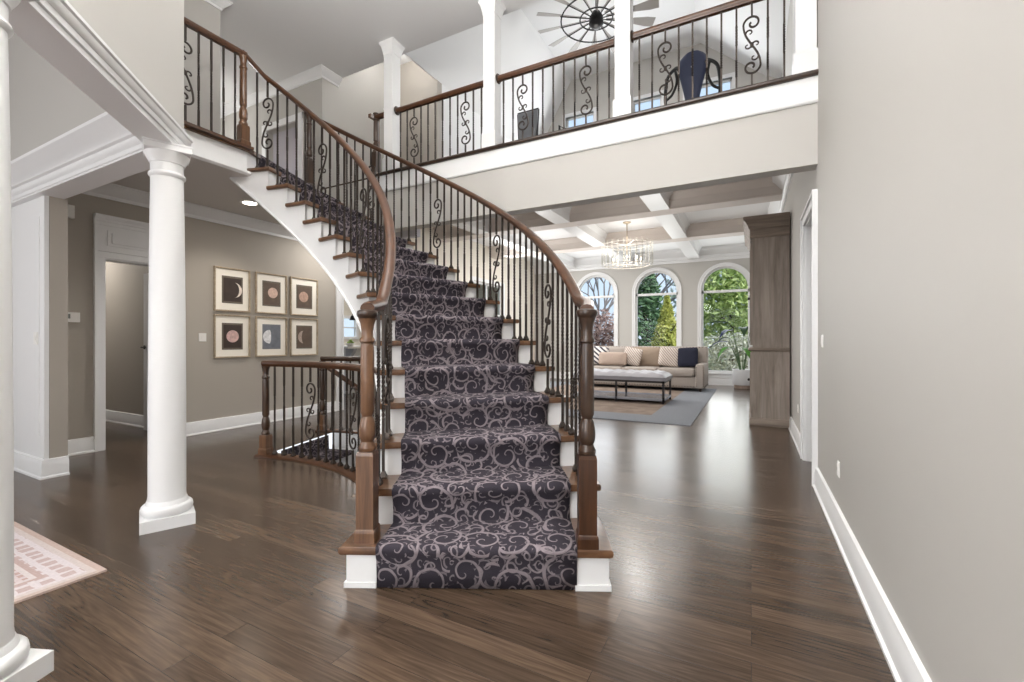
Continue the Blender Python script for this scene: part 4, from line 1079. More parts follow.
# recessed light in the hall ceiling
def can(x, y, z, label, power, col=(1, .93, .84), emit=12):
    t = thing('recessed_light', label, 'ceiling light', (x, y, z))
    mb = MB(); mb.lathe([(.062, -.002), (.085, -.006), (.092, -.003), (.092, .0)], (x, y, z), 28, False); part('trim_ring', mb, 'white', t)
    mb = MB(); mb.lathe([(.0, -.0035), (.064, -.0035), (.064, -.001), (0, -.001)], (x, y, z), 28, False); part('lens', mb, emit_mat('lit_lens', (255, 244, 226), emit), t)
    l = bpy.data.lights.new('recessed_lamp', 'SPOT'); l.energy = power; l.color = col; l.spot_size = math.radians(125); l.spot_blend = .8; l.shadow_soft_size = .06
    lo = bpy.data.objects.new('recessed_lamp', l); COL.objects.link(lo); lo.location = (x, y, z-.02)
can(-4.62, 2.86, ZHC, 'round lit recessed light in the hall ceiling', 30)

# ================================================================== RUGS
def rug(name, x0, y0, x1, y1, mat, label):
    mb = MB(); mb.box(x0, y0, .0005, x1, y1, .009)
    me = mb.mesh(name, mat, False); ul = me.uv_layers.new(name='UVMap')
    for l in me.loops:
        v = me.vertices[l.vertex_index].co; ul.data[l.index].uv = (v.x-x0, v.y-y0)
    o = link(name, me); return tag(o, label, 'rug')
rug('patterned_rug', -5.1, -2.2, -2.47, .90, rug_mat('faded_rug', [(.025, (188, 168, 158), None), (.05, (200, 188, 184), None), (.15, (186, 166, 162), ((208, 199, 200), 15.0)), (.17, (182, 160, 154), None), (.19, (206, 196, 194), None), (.29, (182, 156, 150), ((202, 188, 187), 21.0)), (.31, (200, 188, 185), None)],
    (184, 156, 148), (210, 202, 204), 11.0, (2.63, 3.1), 90), 'faded pink patterned rug on the floor behind the nearest column')
rug('area_rug', -4.3, 5.64, -.63, 10.2, rug_mat('grey_border_rug', [(.55, (128, 131, 137), None)], (124, 110, 100), (140, 126, 116), 5.0, (3.67, 4.56), 45), 'grey bordered area rug under the sofa and bench')

# ================================================================== LIVING ROOM FURNITURE
def cushion(mb, c, size, p=2.6, n=14, tilt=(0, 0, 0), pinch=.0):
    """soft cushion: super-ellipsoid pillow; size = (w, d, h)"""
    rot = Matrix.Rotation(tilt[2], 4, 'Z') @ Matrix.Rotation(tilt[1], 4, 'Y') @ Matrix.Rotation(tilt[0], 4, 'X')
    o = len(mb.v); w, d, h = size
    def sgn(v, e): return math.copysign(abs(v)**e, v)
    rings = []
    K = 8; N = 24
    for k in range(K+1):
        ph = -PI/2+PI*k/K
        ph = max(-PI/2+.02, min(PI/2-.02, ph)); r = []
        for i in range(N):
            th = 2*PI*i/N
            ex = 2/p*.6
            x = sgn(math.cos(th), ex)*abs(math.cos(ph))**.55; z = sgn(math.sin(th), ex)*abs(math.cos(ph))**.55; y = sgn(math.sin(ph), .8)
            q = 1-pinch*(1-max(abs(math.cos(2*th)), 0))*0
            r.append(Vector((x*w/2, y*d/2, z*h/2)))
        rings.append([tuple(Vector(c)+(rot @ v)) for v in r])
    mb.loft(rings)
def softbox(mb, x0, y0, z0, x1, y1, z1, b=.03):
    pr = [(0, b), (b*.3, b*.3), (b, 0)]
    def loop(d): return [(x0+d, y0), (x0+d, y0)]
    rings = []
    for z, d in ((z0, b), (z0+b*.3, b*.3), (z0+b, 0), (z1-b, 0), (z1-b*.3, b*.3), (z1, b)):
        c = b
        rings.append([(x0+d+c*.6, y0+d, z), (x1-d-c*.6, y0+d, z), (x1-d, y0+d+c*.6, z), (x1-d, y1-d-c*.6, z), (x1-d-c*.6, y1-d, z), (x0+d+c*.6, y1-d, z), (x0+d, y1-d-c*.6, z), (x0+d, y0+d+c*.6, z)])
    mb.loft(rings)
sofa = thing('sofa', 'long taupe linen sofa with nailhead trim in front of the arched windows', 'sofa', (-2.0, 9.85, 0))
SX0, SX1, SY0, SY1 = -3.30, -.80, 9.40, 10.36
mb = MB(); softbox(mb, SX0+.02, SY0+.03, .07, SX1-.02, SY1, .30, .03); part('base', mb, 'linen', sofa)
mb = MB(); softbox(mb, SX0, SY1-.20, .10, SX1, SY1, .885, .04); part('back', mb, 'linen', sofa)
for x0, x1 in ((SX0, SX0+.16), (SX1-.16, SX1)):
    mb = MB(); softbox(mb, x0, SY0, .07, x1, SY1-.1, .55, .04); part('arm', mb, 'linen', sofa)
cw = (SX1-SX0-.34)/3
for k in range(3):
    x = SX0+.17+cw*k; mb = MB(); softbox(mb, x, SY0-.01, .29, x+cw-.008, SY1-.19, .455, .055); part('seat_cushion', mb, 'linen', sofa)
for k in range(3):
    x = SX0+.17+cw*(k+.5); mb = MB(); cushion(mb, (x, SY1-.30, .65), (cw*1.02, .22, .44), 3.4, tilt=(-.12, 0, 0)); part('back_cushion', mb, 'linen_tan' if k == 1 else 'linen', sofa)
mb = MB()
for i in range(46):
    x = SX0+.03+(SX1-SX0-.06)*i/45; mb.ball((x, SY0+.028, .105), .011, 6, 4)
for i in range(40):
    x = SX0+.03+(SX1-SX0-.06)*i/39; mb.ball((x, SY1-.203, .868), .010, 6, 4)
for x in (SX0+.02, SX0+.14, SX1-.14, SX1-.02):
    for i in range(9): mb.ball((x, SY0-.002, .12+.045*i), .009, 6, 4)
for i in range(14): mb.ball((SX1+.002, SY0+.05+.06*i, .105), .010, 6, 4)
o = part('nailhead_trim', mb, 'nail', sofa)
for x in (SX0+.08, SX1-.08):
    for y in (SY0+.08, SY1-.1): mb = MB(); mb.square([(.022, 0.009), (.03, .072)], (x, y, 0)); part('foot', mb, 'oak_dark', sofa, smooth=False)
def pillow(x, y, z, size, mat, label, tilt):
    mb = MB(); cushion(mb, (x, y, z), size, 5.2, tilt=tilt); o = part('throw_pillow', mb, mat); return tag(o, label, 'pillow')
pillow(-3.00, 9.80, .675, (.40, .14, .40), 'zebra', 'navy and white patterned pillow at the left end of the sofa', (-.2, .1, .1))
pillow(-2.66, 9.66, .615, (.62, .16, .29), 'linen_rose', 'wide beige lumbar pillow on the left seat of the sofa', (-.2, 0, 0))
pillow(-2.27, 9.80, .665, (.40, .14, .38), 'chevron', 'pale striped pillow behind the beige lumbar pillow', (-.2, .2, -.15))
pillow(-1.50, 9.78, .67, (.42, .15, .40), 'chevron', 'pale striped pillow leaning against the dark navy pillow', (-.2, .12, .1))
pillow(-1.14, 9.76, .67, (.40, .15, .40), 'navy', 'dark navy pillow beside the right sofa arm', (-.22, -.05, -.1))
# bench
bn = thing('ottoman_bench', 'tufted pale grey bench on a dark metal frame with a low shelf', 'bench', (-1.95, 7.66, 0))
BX0, BX1, BY0, BY1 = -2.72, -1.20, 7.32, 8.02
mb = MB(); nx, ny = 36, 18; rows = []
for j in range(ny+1):
    row = []
    for i in range(nx+1):
        u, v = i/nx, j/ny; x = BX0-.02+(BX1-BX0+.04)*u; y = BY0-.02+(BY1-BY0+.04)*v
        e = min(u, 1-u)*nx/2.2; e2 = min(v, 1-v)*ny/2.2
        ed = min(1, e)**.5*min(1, e2)**.5
        tu = abs(math.sin(PI*(u*7+v*3)))*abs(math.sin(PI*(u*7-v*3)))
        row.append((x, y, .425+.055*ed+.028*tu*ed))
    rows.append(row)
for j in range(ny):
    for i in range(nx): 
        pass
o0 = len(mb.v)
for row in rows: mb.v += row
for j in range(ny):
    for i in range(nx):
        a_ = o0+j*(nx+1)+i; mb.f.append((a_, a_+1, a_+nx+2, a_+nx+1))
mb.box(BX0-.02, BY0-.02, .37, BX1+.02, BY1+.02, .426)
part('tufted_seat', mb, 'tuft', bn, angle=60)
mb = MB(); mb.box(BX0, BY0, .335, BX1, BY0+.03, .37); mb.box(BX0, BY1-.03, .335, BX1, BY1, .37); mb.box(BX0, BY0, .335, BX0+.03, BY1, .37); mb.box(BX1-.03, BY0, .335, BX1, BY1, .37); part('top_frame', mb, 'gunmetal', bn, smooth=False)
for x in (BX0, (BX0+BX1)/2-.016, BX1-.032):
    for y in (BY0, BY1-.032): mb = MB(); mb.box(x, y, .0095, x+.032, y+.032, .335); part('leg', mb, 'gunmetal', bn, smooth=False)
mb = MB(); mb.box(BX0+.01, BY0+.01, .065, BX1-.01, BY1-.01, .085); mb.box(BX0, BY0, .055, BX1, BY0+.03, .095); mb.box(BX0, BY1-.03, .055, BX1, BY1, .095); mb.box(BX0, BY0, .055, BX0+.03, BY1, .095); mb.box(BX1-.03, BY0, .055, BX1, BY1, .095)
part('low_shelf', mb, plain('polished_shelf', (168, 172, 182), .18, .3, bump=.01), bn, smooth=False)  # pale bluish base colour carries the shelf's reflection
# cabinet (hutch) against the right wall, side towards the camera
cb = thing('hutch_cabinet', 'tall weathered wood cabinet against the right wall', 'cabinet', (.2, 6.8, 0))
CX0, CX1, CY0, CY1 = .0, XR-.012, 6.07, 7.55
mb = MB(); mb.box(CX0+.015, CY0+.01, .90, CX1, CY1-.01, 2.34); part('upper_body', mb, 'cabinet', cb, smooth=False)
mb = MB(); mb.box(CX0, CY0, .06, CX1, CY1, .885); part('lower_body', mb, 'cabinet', cb, smooth=False)
def rect_sweep(mb, prof, x0=CX0, x1=CX1, y0=CY0, y1=CY1): mb.sweep([(x1, y1, 0), (x0, y1, 0), (x0, y0, 0), (x1, y0, 0)], [(-u, v) for u, v in prof])
mb = MB(); rect_sweep(mb, [(-.02, .88), (.022, .88), (.032, .892), (.032, .905), (.022, .915), (-.02, .922)]); part('waist_moulding', mb, 'cabinet_edge', cb)
mb = MB(); rect_sweep(mb, [(-.02, 2.22), (.012, 2.22), (.02, 2.235), (.012, 2.25), (.012, 2.32), (.03, 2.335), (.03, 2.35), (.055, 2.40), (.085, 2.435), (.085, 2.462), (.075, 2.47), (-.02, 2.47)]); mb.box(CX0, CY0, 2.40, CX1, CY1, 2.468); part('cornice', mb, 'cabinet_edge', cb)
mb = MB(); rect_sweep(mb, [(-.02, 0.001), (.022, 0.001), (.022, .07), (.012, .085), (-.02, .09)]); part('base_moulding', mb, 'cabinet_edge', cb)
for k in range(2):
    y0 = CY0+.06+(CY1-CY0-.1)*k/2; y1 = y0+(CY1-CY0-.12)/2-.01
    for z0, z1 in ((.13, .84), (.95, 2.18)):
        mb = MB(); mb.box(CX0-.012, y0, z0, CX0+.014, y1, z1)
        dd = part('door', mb, 'cabinet', cb, smooth=False)
        mb = MB(); mb.box(CX0-.016, y0+.07, z0+.08, CX0-.01, y1-.07, z1-.08); part('door_panel', mb, 'cabinet_edge', dd, smooth=False)
        mb = MB(); yk = y1-.035 if k == 0 else y0+.035; mb.ball((CX0-.03, yk, (z0+z1)/2), .016, 8, 5); part('knob', mb, 'black', dd)
# plant
pt = thing('potted_plant', 'large leafy plant in a white pot in front of the right arched window', 'plant', (-.16, 10.75, 0))
PXY = (-.16, 10.72)
mb = MB(); mb.lathe([(.17, .07), (.19, .10), (.20, .38), (.205, .40), (.19, .40), (.18, .36), (0, .355)], (PXY[0], PXY[1], 0), 28); part('pot', mb, plain('white_ceramic', (232, 233, 236), .35, bump=.01), pt)
mb = MB(); mb.lathe([(.15, .001), (.165, .001), (.165, .085), (.0, .085)], (PXY[0], PXY[1], 0), 24); part('pot_stand', mb, wood('grey_stand', (130, 112, 100), (160, 142, 130), .6), pt)
mb = MB(); mb.lathe([(0, .352), (.18, .354)], (PXY[0], PXY[1], 0), 16, False); part('soil', mb, plain('dark_soil', (50, 38, 30), .95, bump=.5, bscale=60), pt)
lm = [leaf_mat('plant_leaf', (28, 52, 36), (52, 92, 50), .35), leaf_mat('plant_leaf_bright', (70, 128, 50), (96, 150, 60), .4), leaf_mat('plant_leaf_blue', (38, 52, 82), (56, 70, 104), .3)]
def big_leaf(base, tip_dir, stem_len, ll, lw, droop, m):
    b = Vector(base); d = Vector(tip_dir).normalized(); mid = b+Vector((d.x*.12, d.y*.12, stem_len)); pts = []
    for i in range(9):
        t = i/8; pts.append(b.lerp(mid, t)+Vector((d.x, d.y, 0))*(.10*t*t))
    mb = MB(); mb.tube(pts, [.011-.006*i/8 for i in range(9)], 6); o = part('stem', mb, plain('plant_stem', (70, 96, 60), .5), pt)
    p0 = pts[-1]; side = Vector((-d.y, d.x, 0)); mb = MB(); rows = []
    for i in range(11):
        t = i/10; w = lw/2*math.sin(PI*min(1, t**.75))**.8 if 0 < t < 1 else .002
        c = p0+Vector((d.x, d.y, 0))*ll*t*(1-.15*droop*t)+Vector((0, 0, ll*(.25*t-droop*t*t)))
        rows.append([c-side*w+Vector((0, 0, .15*w)), c-side*w*.5, c+Vector((0, 0, -.012)), c+side*w*.5, c+side*w+Vector((0, 0, .15*w))])
    mb.loft(rows, False, False); me = part('leaf', mb, m, o)
    md = me.modifiers.new('thick', 'SOLIDIFY'); md.thickness = .003
for dx, dy, sl, ll, lw, dr, mi in ((-1, .1, .62, .42, .20, .55, 2), (-.6, -.6, .86, .38, .17, .7, 2), (.3, -1, .48, .40, .22, .9, 1), (.5, -.9, .80, .36, .2, .7, 0), (-.9, -.35, 1.02, .40, .12, .2, 0),
                                   (.5, .25, 1.0, .26, .16, .6, 0), (-.8, .35, .7, .34, .2, .7, 0), (.05, -.8, .92, .34, .16, .8, 0), (-.45, -.3, .50, .36, .18, .9, 1)):
    big_leaf((PXY[0]+dx*.05, PXY[1]+dy*.05, .36), (dx, dy, 0), sl, ll, lw, dr, lm[mi])
# chandelier
CHX, CHY = -1.97, 8.1
ch = thing('chandelier', 'round clear crystal chandelier hanging in the living room', 'chandelier', (CHX, CHY, ZLC))
mb = MB(); mb.lathe([(.0, .0), (.07, 0), (.07, -.012), (.05, -.025), (.01, -.03), (0, -.03)], (CHX, CHY, ZLC), 20); part('canopy', mb, plain('champagne_metal', (186, 172, 150), .3, .8), ch)
mb = MB(); mb.tube([(CHX, CHY, ZLC-.02), (CHX, CHY, 2.38)], .009, 8); part('rod', mb, plain('champagne_rod', (176, 160, 138), .3, .8), ch)
chm = plain('pale_silver_metal', (196, 190, 182), .45, .6)
for z, R in ((2.72, .43), (2.36, .40)):
    mb = MB(); mb.sweep([(CHX+R*math.cos(2*PI*i/36), CHY+R*math.sin(2*PI*i/36), z) for i in range(36)], [(-.004, -.005), (.004, -.005), (.004, .005), (-.004, .005)], closed=True); part('hoop', mb, chm, ch)
mb = MB()
for k in range(3):
    a_ = PI*k/3
    mb.tube([(CHX+.43*math.cos(a_), CHY+.43*math.sin(a_), 2.72), (CHX-.43*math.cos(a_), CHY-.43*math.sin(a_), 2.72)], .006, 6)
    mb.tube([(CHX+.40*math.cos(a_), CHY+.40*math.sin(a_), 2.36), (CHX-.40*math.cos(a_), CHY-.40*math.sin(a_), 2.36)], .006, 6)
part('spokes', mb, chm, ch)
crys = glass_mat('crystal', (246, 245, 241), .12)
for k in range(26):
    a_ = 2*PI*k/26; x, y = CHX+.445*math.cos(a_), CHY+.445*math.sin(a_)
    mb = MB(); mb.square([(.004, -.045), (.013, -.03), (.013, .34), (.008, .36), (.003, .37)], (0, 0, 0)); mb.xf(Matrix.Translation((x, y, 2.40)) @ Matrix.Rotation(a_, 4, 'Z') @ Matrix.Diagonal((.35, 1, 1, 1))); part('crystal_bar', mb, crys, ch, smooth=False)
bulbm = emit_mat('warm_bulb', (255, 238, 212), 3)
for k in range(8):
    a_ = 2*PI*(k+.3)/8; x, y = CHX+.24*math.cos(a_), CHY+.24*math.sin(a_)
    mb = MB(); mb.lathe([(.013, 0), (.013, .075), (.0, .076)], (x, y, 2.37), 10); cd = part('candle', mb, 'mat', ch)
    mb = MB(); mb.lathe([(.004, 0), (.012, .012), (.013, .022), (.008, .045), (0, .058)], (x, y, 2.446), 10); part('bulb', mb, bulbm, cd)
lp = bpy.data.lights.new('chandelier_lamp', 'POINT'); lp.energy = 7; lp.color = (1, .95, .88); lp.shadow_soft_size = .25
lo = bpy.data.objects.new('chandelier_lamp', lp); COL.objects.link(lo); lo.location = (CHX, CHY, 2.55)

# ================================================================== KITCHEN GLIMPSE
t = thing('kitchen_counter', 'white kitchen counter with bracket seen past the newel post', 'counter', (-6.9, 6.3, 0))
mb = MB(); mb.box(-8.2, 6.05, 0.001, -6.75, 6.75, .86); part('cabinet_body', mb, 'white', t, smooth=False)
mb = MB(); mb.box(-8.25, 5.85, .86, -6.5, 6.8, .90); part('worktop', mb, 'plastic', t, smooth=False)
mb = MB(); mb.v = []; 
for y in (6.02, 6.10):
    mb.v += [(-6.75, y, .86), (-6.54, y, .86), (-6.56, y, .80), (-6.66, y, .70), (-6.72, y, .58), (-6.75, y, .55)]
mb.f = [(0, 1, 2, 3, 4, 5), (11, 10, 9, 8, 7, 6)]+[(i, i+6, (i+1) % 6+6, (i+1) % 6) for i in range(6)]
part('bracket', mb, plain('grey_corbel', (186, 188, 194), .5, bump=.01), t, smooth=False)
t = thing('fruit_bowl', 'small bowl of green fruit on the kitchen counter', 'bowl', (-6.72, 6.1, .90))
mb = MB(); mb.lathe([(.04, 0.001), (.05, .005), (.09, .05), (.10, .06), (.09, .058), (0, .02)], (-6.72, 6.1, .90), 20); part('bowl', mb, 'plastic', t)
mb = MB()
gr = plain('green_apple', (150, 180, 90), .4, vary=.15, vscale=20)
for q in ((-.03, 0, .06), (.035, .02, .06), (0, -.035, .062), (0, .01, .10)): 
    m2 = MB(); m2.ball((-6.72+q[0], 6.1+q[1], .90+q[2]), .036, 10, 7); tag(part('green_apple', m2, gr), 'green apple piled in the bowl on the kitchen counter', 'apple', 'apples in the kitchen bowl')
t = thing('pendant_lamp', 'small dark pendant lamp over the kitchen counter', 'lamp', (-7.1, 6.5, 1.4))
mb = MB(); mb.tube([(-7.1, 6.5, 2.5), (-7.1, 6.5, 1.50)], .006, 6); part('rod', mb, 'black', t)
mb = MB(); mb.lathe([(.015, .10), (.03, .09), (.06, .0), (.055, .0), (.0, .06)], (-7.1, 6.5, 1.42), 16); part('lamp_shade', mb, 'black', t)

# ================================================================== LOFT OBJECTS
FNX, FNY, FNZ = -1.88, 6.0, 5.42
fan = thing('ceiling_fan', 'large windmill ceiling fan with a black hub in the loft', 'ceiling fan', (FNX, FNY, 5.9))
mb = MB(); mb.lathe([(.07, 0), (.07, -.02), (.03, -.06), (.012, -.07), (.012, -.40)], (FNX, FNY, 5.9), 16); part('downrod', mb, 'black', fan)
mb = MB(); mb.lathe([(.02, .12), (.05, .10), (.095, .02), (.10, -.06), (.07, -.10), (.05, -.12), (0, -.13)], (FNX, FNY, FNZ), 24); part('motor_hub', mb, 'black', fan)
for R in (.22, .48):
    mb = MB(); mb.tube([(FNX+R*math.cos(2*PI*i/48), FNY+R*math.sin(2*PI*i/48), FNZ) for i in range(49)], .010, 6); part('ring', mb, 'black', fan)
blm = plain('pale_grey_blade', (168, 164, 160), .5, bump=.02)
for k in range(14):
    a_ = 2*PI*(k+.3)/14
    rows = []
    for i in range(7):
        q = i/6; r = .14+(.82-.14)*q; w = .012+.062*max(0, q-.25)/.75 if q < .95 else .06
        rows.append([(r, -w, .35*w), (r, w, -.35*w), (r, w, -.35*w+.006), (r, -w, .35*w+.006)])
    mb = MB(); mb.loft(rows); mb.xf(Matrix.Translation((FNX, FNY, FNZ+.012)) @ Matrix.Rotation(a_, 4, 'Z')); part('blade', mb, blm, fan, smooth=False)
    mb = MB(); mb.tube([(FNX+.09*math.cos(a_), FNY+.09*math.sin(a_), FNZ), (FNX+.5*math.cos(a_), FNY+.5*math.sin(a_), FNZ)], .007, 5); part('blade_arm', mb, 'black', fan)
def smooth(pts, k=6):
    P = [Vector(p) for p in pts]; P = [P[0]*2-P[1]]+P+[P[-1]*2-P[-2]]; out = []
    for i in range(1, len(P)-2):
        for j in range(k):
            t = j/k; a, b, c, d = P[i-1:i+3]
            out.append(.5*((2*b)+(c-a)*t+(2*a-5*b+4*c-d)*t*t+(3*b-a-3*c+d)*t**3))
    return out+[P[-2]]
# exercise machine with navy backrest
GX, GY, GZ = -.62, 5.75, 3.26
gm = thing('exercise_machine', 'gym machine with a navy backrest and black curved handles in the loft', 'gym machine', (GX, GY, GZ))
mb = MB(); rows = []
for i in range(29):
    q = i/28; z = GZ+.42+.78*q; w = .055+.115*min(1, (q/.75))**1.4 if q < .8 else .17*math.sqrt(max(.02, 1-((q-.8)/.22)**2))
    rows.append([(GX+w*math.cos(2*PI*j/14), GY+.03*math.sin(2*PI*j/14)+.06*(q-.5), z) for j in range(14)])
mb.loft(rows); part('backrest', mb, plain('navy_vinyl', (48, 54, 78), .45, bump=.05, bscale=80), gm)
mb = MB(); mb.ball((GX, GY-.03, GZ+1.0), (.013, .006, .013), 10, 6); part('stud', mb, 'white', gm)
for sg in (-1, 1):
    pts = [(.20, .48), (.27, .52), (.30, .60), (.30, .78), (.27, .94), (.18, 1.02), (.15, 1.0)]
    mb = MB(); mb.tube(smooth([(GX+sg*x, GY-.04, GZ+z) for x, z in pts]), .020, 8)
    pts = [(.19, 1.0), (.17, .86), (.22, .72), (.29, .66)]
    mb.tube(smooth([(GX+sg*x, GY-.04, GZ+z) for x, z in pts]), .016, 8); part('handle', mb, 'black', gm)
mb = MB(); mb.tube([(GX-.2, GY, GZ+.5), (GX+.2, GY, GZ+.5)], .022, 8); mb.tube([(GX, GY+.04, GZ), (GX, GY+.04, GZ+.9)], .03, 8); mb.tube([(GX, GY-.5, GZ+.03), (GX, GY+.4, GZ+.03)], .03, 8); mb.tube([(GX-.3, GY+.4, GZ+.03), (GX+.3, GY+.4, GZ+.03)], .03, 8); mb.tube([(GX-.3, GY-.5, GZ+.03), (GX+.3, GY-.5, GZ+.03)], .03, 8); part('frame', mb, 'white', gm)
mb = MB(); softbox(mb, GX-.16, GY-.42, GZ+.36, GX+.16, GY-.04, GZ+.43, .03); part('seat', mb, plain('navy_vinyl_seat', (48, 54, 78), .45, bump=.05, bscale=80), gm)
# grey machine
HX, HY = -2.92, 6.0
gk = thing('exercise_bike', 'grey exercise bike with mesh seat back and black lever in the loft', 'gym machine', (HX, HY, GZ))
mb = MB(); rows = []
for z, w, dpt in ((.66, .07, .02), (.74, .13, .03), (.95, .16, .03), (1.10, .17, .03), (1.13, .165, .02)):
    rows.append([(HX-w, HY-dpt, GZ+z), (HX+w, HY-dpt, GZ+z), (HX+w, HY+dpt, GZ+z), (HX-w, HY+dpt, GZ+z)])
mb.loft(rows); part('seat_back', mb, plain('grey_mesh', (120, 122, 126), .6, bump=.4, bscale=250), gk, smooth=False)
mb = MB(); mb.tube([(HX-.17, HY, GZ+1.13), (HX-.15, HY, GZ+.75), (HX-.05, HY, GZ+.62)], .014, 6); mb.tube([(HX+.17, HY, GZ+1.13), (HX+.15, HY, GZ+.75), (HX+.05, HY, GZ+.62)], .014, 6); mb.tube([(HX-.17, HY, GZ+1.14), (HX+.17, HY, GZ+1.14)], .016, 6); part('seat_frame', mb, 'black', gk)
mb = MB(); mb.tube([(HX, HY, GZ), (HX, HY, GZ+.66)], .04, 8); mb.tube([(HX-.3, HY, GZ+.03), (HX+.7, HY, GZ+.03)], .03, 8); mb.box(HX-.12, HY-.2, GZ+.55, HX+.12, HY+.2, GZ+.62); part('frame', mb, plain('silver_frame', (176, 180, 188), .4, .3), gk)
mb = MB(); mb.tube([(HX+.1, HY, GZ+.05), (HX+.50, HY, GZ+.55), (HX+.50, HY, GZ+.82), (HX+.62, HY-.02, GZ+.72), (HX+.72, HY-.02, GZ+.62)], .020, 8); part('lever', mb, 'black', gk)
# white drape by the right wall upstairs
mb = MB(); rows = []
for k, z in enumerate((ZB+.02, 3.2, 3.8, 4.4, 4.85)):
    w = 1+.25*(1-k/4)
    rows.append([(XR-.06-.03*math.sin(i*1.15)*w, 4.15+.05*i, z) for i in range(12)]+[(XR-.05-.03*math.sin(i*1.15)*w, 4.15+.05*i, z) for i in range(11, -1, -1)])
mb.loft(rows); o = part('curtain', mb, plain('white_sheer', (238, 238, 236), .8, bump=.1, bscale=60)); tag(o, 'white gathered curtain beside the last balcony post', 'curtain')

# ================================================================== OUTSIDE
def foliage(n, c, r, size, seed, shape='ball'):
    rnd = random.Random(seed); mb = MB()
    for _ in range(n):
        u = rnd.random()**.35; th = rnd.random()*2*PI; cz = rnd.uniform(-1, 1)
        if shape == 'cone':
            h = rnd.random()**1.4; R = (1-h)*math.sqrt(rnd.random())**.5; p = Vector((c[0]+r[0]*R*math.cos(th), c[1]+r[1]*R*math.sin(th), c[2]-r[2]+2*r[2]*h))
        else:
            s = math.sqrt(1-cz*cz); p = Vector((c[0]+r[0]*u*s*math.cos(th), c[1]+r[1]*u*s*math.sin(th), c[2]+r[2]*u*cz))
        k = size*rnd.uniform(.6, 1.4)
        x = Vector((rnd.gauss(0, 1), rnd.gauss(0, 1), rnd.gauss(0, .7))).normalized(); y = x.orthogonal().normalized()
        q = rnd.random()*6.28; y = (Matrix.Rotation(q, 3, x) @ y)
        o = len(mb.v); z = x.cross(y)*k*.12
        mb.v += [tuple(p-x*k), tuple(p+y*k*.38+z), tuple(p+x*k), tuple(p-y*k*.38+z)]
        mb.f += [(o, o+1, o+2, o+3)]
    return mb
def tree(label, cat, c, r, h0, n, size, cols, seed, shape='ball', trunk_r=.12, trunk=True, name='tree'):
    t = thing(name, label, cat, (c[0], c[1], -.3))
    mb = foliage(n, c, r, size, seed, shape); o = part('foliage', mb, leaf_mat('foliage_'+name, *cols), t, smooth=False)
    if trunk:
        rnd = random.Random(seed+1); mb = MB(); mb.tube([(c[0], c[1], -.32), (c[0]+.05, c[1], c[2]*.5), (c[0], c[1], c[2]+r[2]*.5)], [trunk_r, trunk_r*.8, trunk_r*.3], 8)
        for k in range(6):
            a_ = rnd.random()*6.28; z0 = c[2]-r[2]*.6+r[2]*.2*k
            mb.tube([(c[0], c[1], max(.1, z0)), (c[0]+r[0]*.3*math.cos(a_), c[1]+r[1]*.3*math.sin(a_), z0+.25*r[2]), (c[0]+r[0]*.7*math.cos(a_), c[1]+r[1]*.7*math.sin(a_), z0+.45*r[2])], [trunk_r*.4, trunk_r*.3, trunk_r*.1], 6)
        part('trunk', mb, plain('bark', (84, 70, 60), .9, bump=.5, bscale=30), t)
    return t
tree('dark green evergreen tree outside the middle arched window', 'tree', (-3.1, 15.0, 2.0), (1.3, 1.2, 2.4), 0, 5200, .12, ((66, 96, 70), (140, 168, 120)), 11, 'cone', name='evergreen_tree')
tree('yellow green conifer outside the middle arched window', 'tree', (-2.12, 13.4, .95), (.85, .6, 1.35), 0, 3800, .08, ((168, 174, 84), (232, 224, 136)), 12, 'cone', .06, name='conifer_shrub')
tree('reddish brown bush outside the left arched window', 'bush', (-4.45, 14.2, .85), (1.3, .9, 1.2), 0, 3600, .075, ((140, 106, 98), (208, 176, 164)), 13, name='russet_bush', trunk_r=.05)
tree('pale flowering bush outside the right arched window', 'bush', (-.45, 13.0, .45), (1.1, .7, .78), 0, 4600, .055, ((150, 150, 116), (244, 236, 222)), 14, name='flowering_bush', trunk_r=.05)
tree('light green tree outside the right arched window', 'tree', (-.6, 16.5, 2.3), (1.6, 1.2, 1.9), 0, 5200, .11, ((128, 152, 82), (216, 222, 150)), 15, name='leafy_tree')
tree('grey green tree far behind the right arched window', 'tree', (-.2, 21.0, 3.6), (3.2, 1.6, 3.2), 0, 4200, .17, ((150, 164, 150), (222, 226, 216)), 16, name='distant_tree')
t = thing('bare_tree', 'bare branching tree against the sky in the left arched window', 'tree', (-5.6, 18, -.3))
def branch(mb, p, d, L, r, depth, rnd):
    q = p+d*L; mb.tube([p, p.lerp(q, .5)+Vector((rnd.uniform(-.05, .05), 0, rnd.uniform(-.05, .05)))*L, q], [r, r*.85, r*.7], 5)
    if depth == 0: return
    for _ in range(3 if depth > 1 else 2):
        a_ = Vector((rnd.uniform(-.8, .8), rnd.uniform(-.6, .6), rnd.uniform(-.1, .5))); branch(mb, q, (d+a_).normalized(), L*rnd.uniform(.6, .8), r*.62, depth-1, rnd)
rnd = random.Random(5); mb = MB(); branch(mb, Vector((-5.6, 18, -.3)), Vector((0, 0, 1)), 1.6, .11, 5, rnd); part('trunk', mb, plain('grey_bark', (128, 118, 116), .9, bump=.3, bscale=30), t)
t = thing('bare_tree', 'second bare tree with thin branches outside the left and middle arched windows', 'tree', (-4.0, 20, -.3))
rnd = random.Random(9); mb = MB(); branch(mb, Vector((-4.0, 20, -.3)), Vector((.05, 0, 1)), 1.9, .12, 5, rnd); part('trunk', mb, plain('grey_bark_b', (134, 126, 128), .9, bump=.3, bscale=30), t)

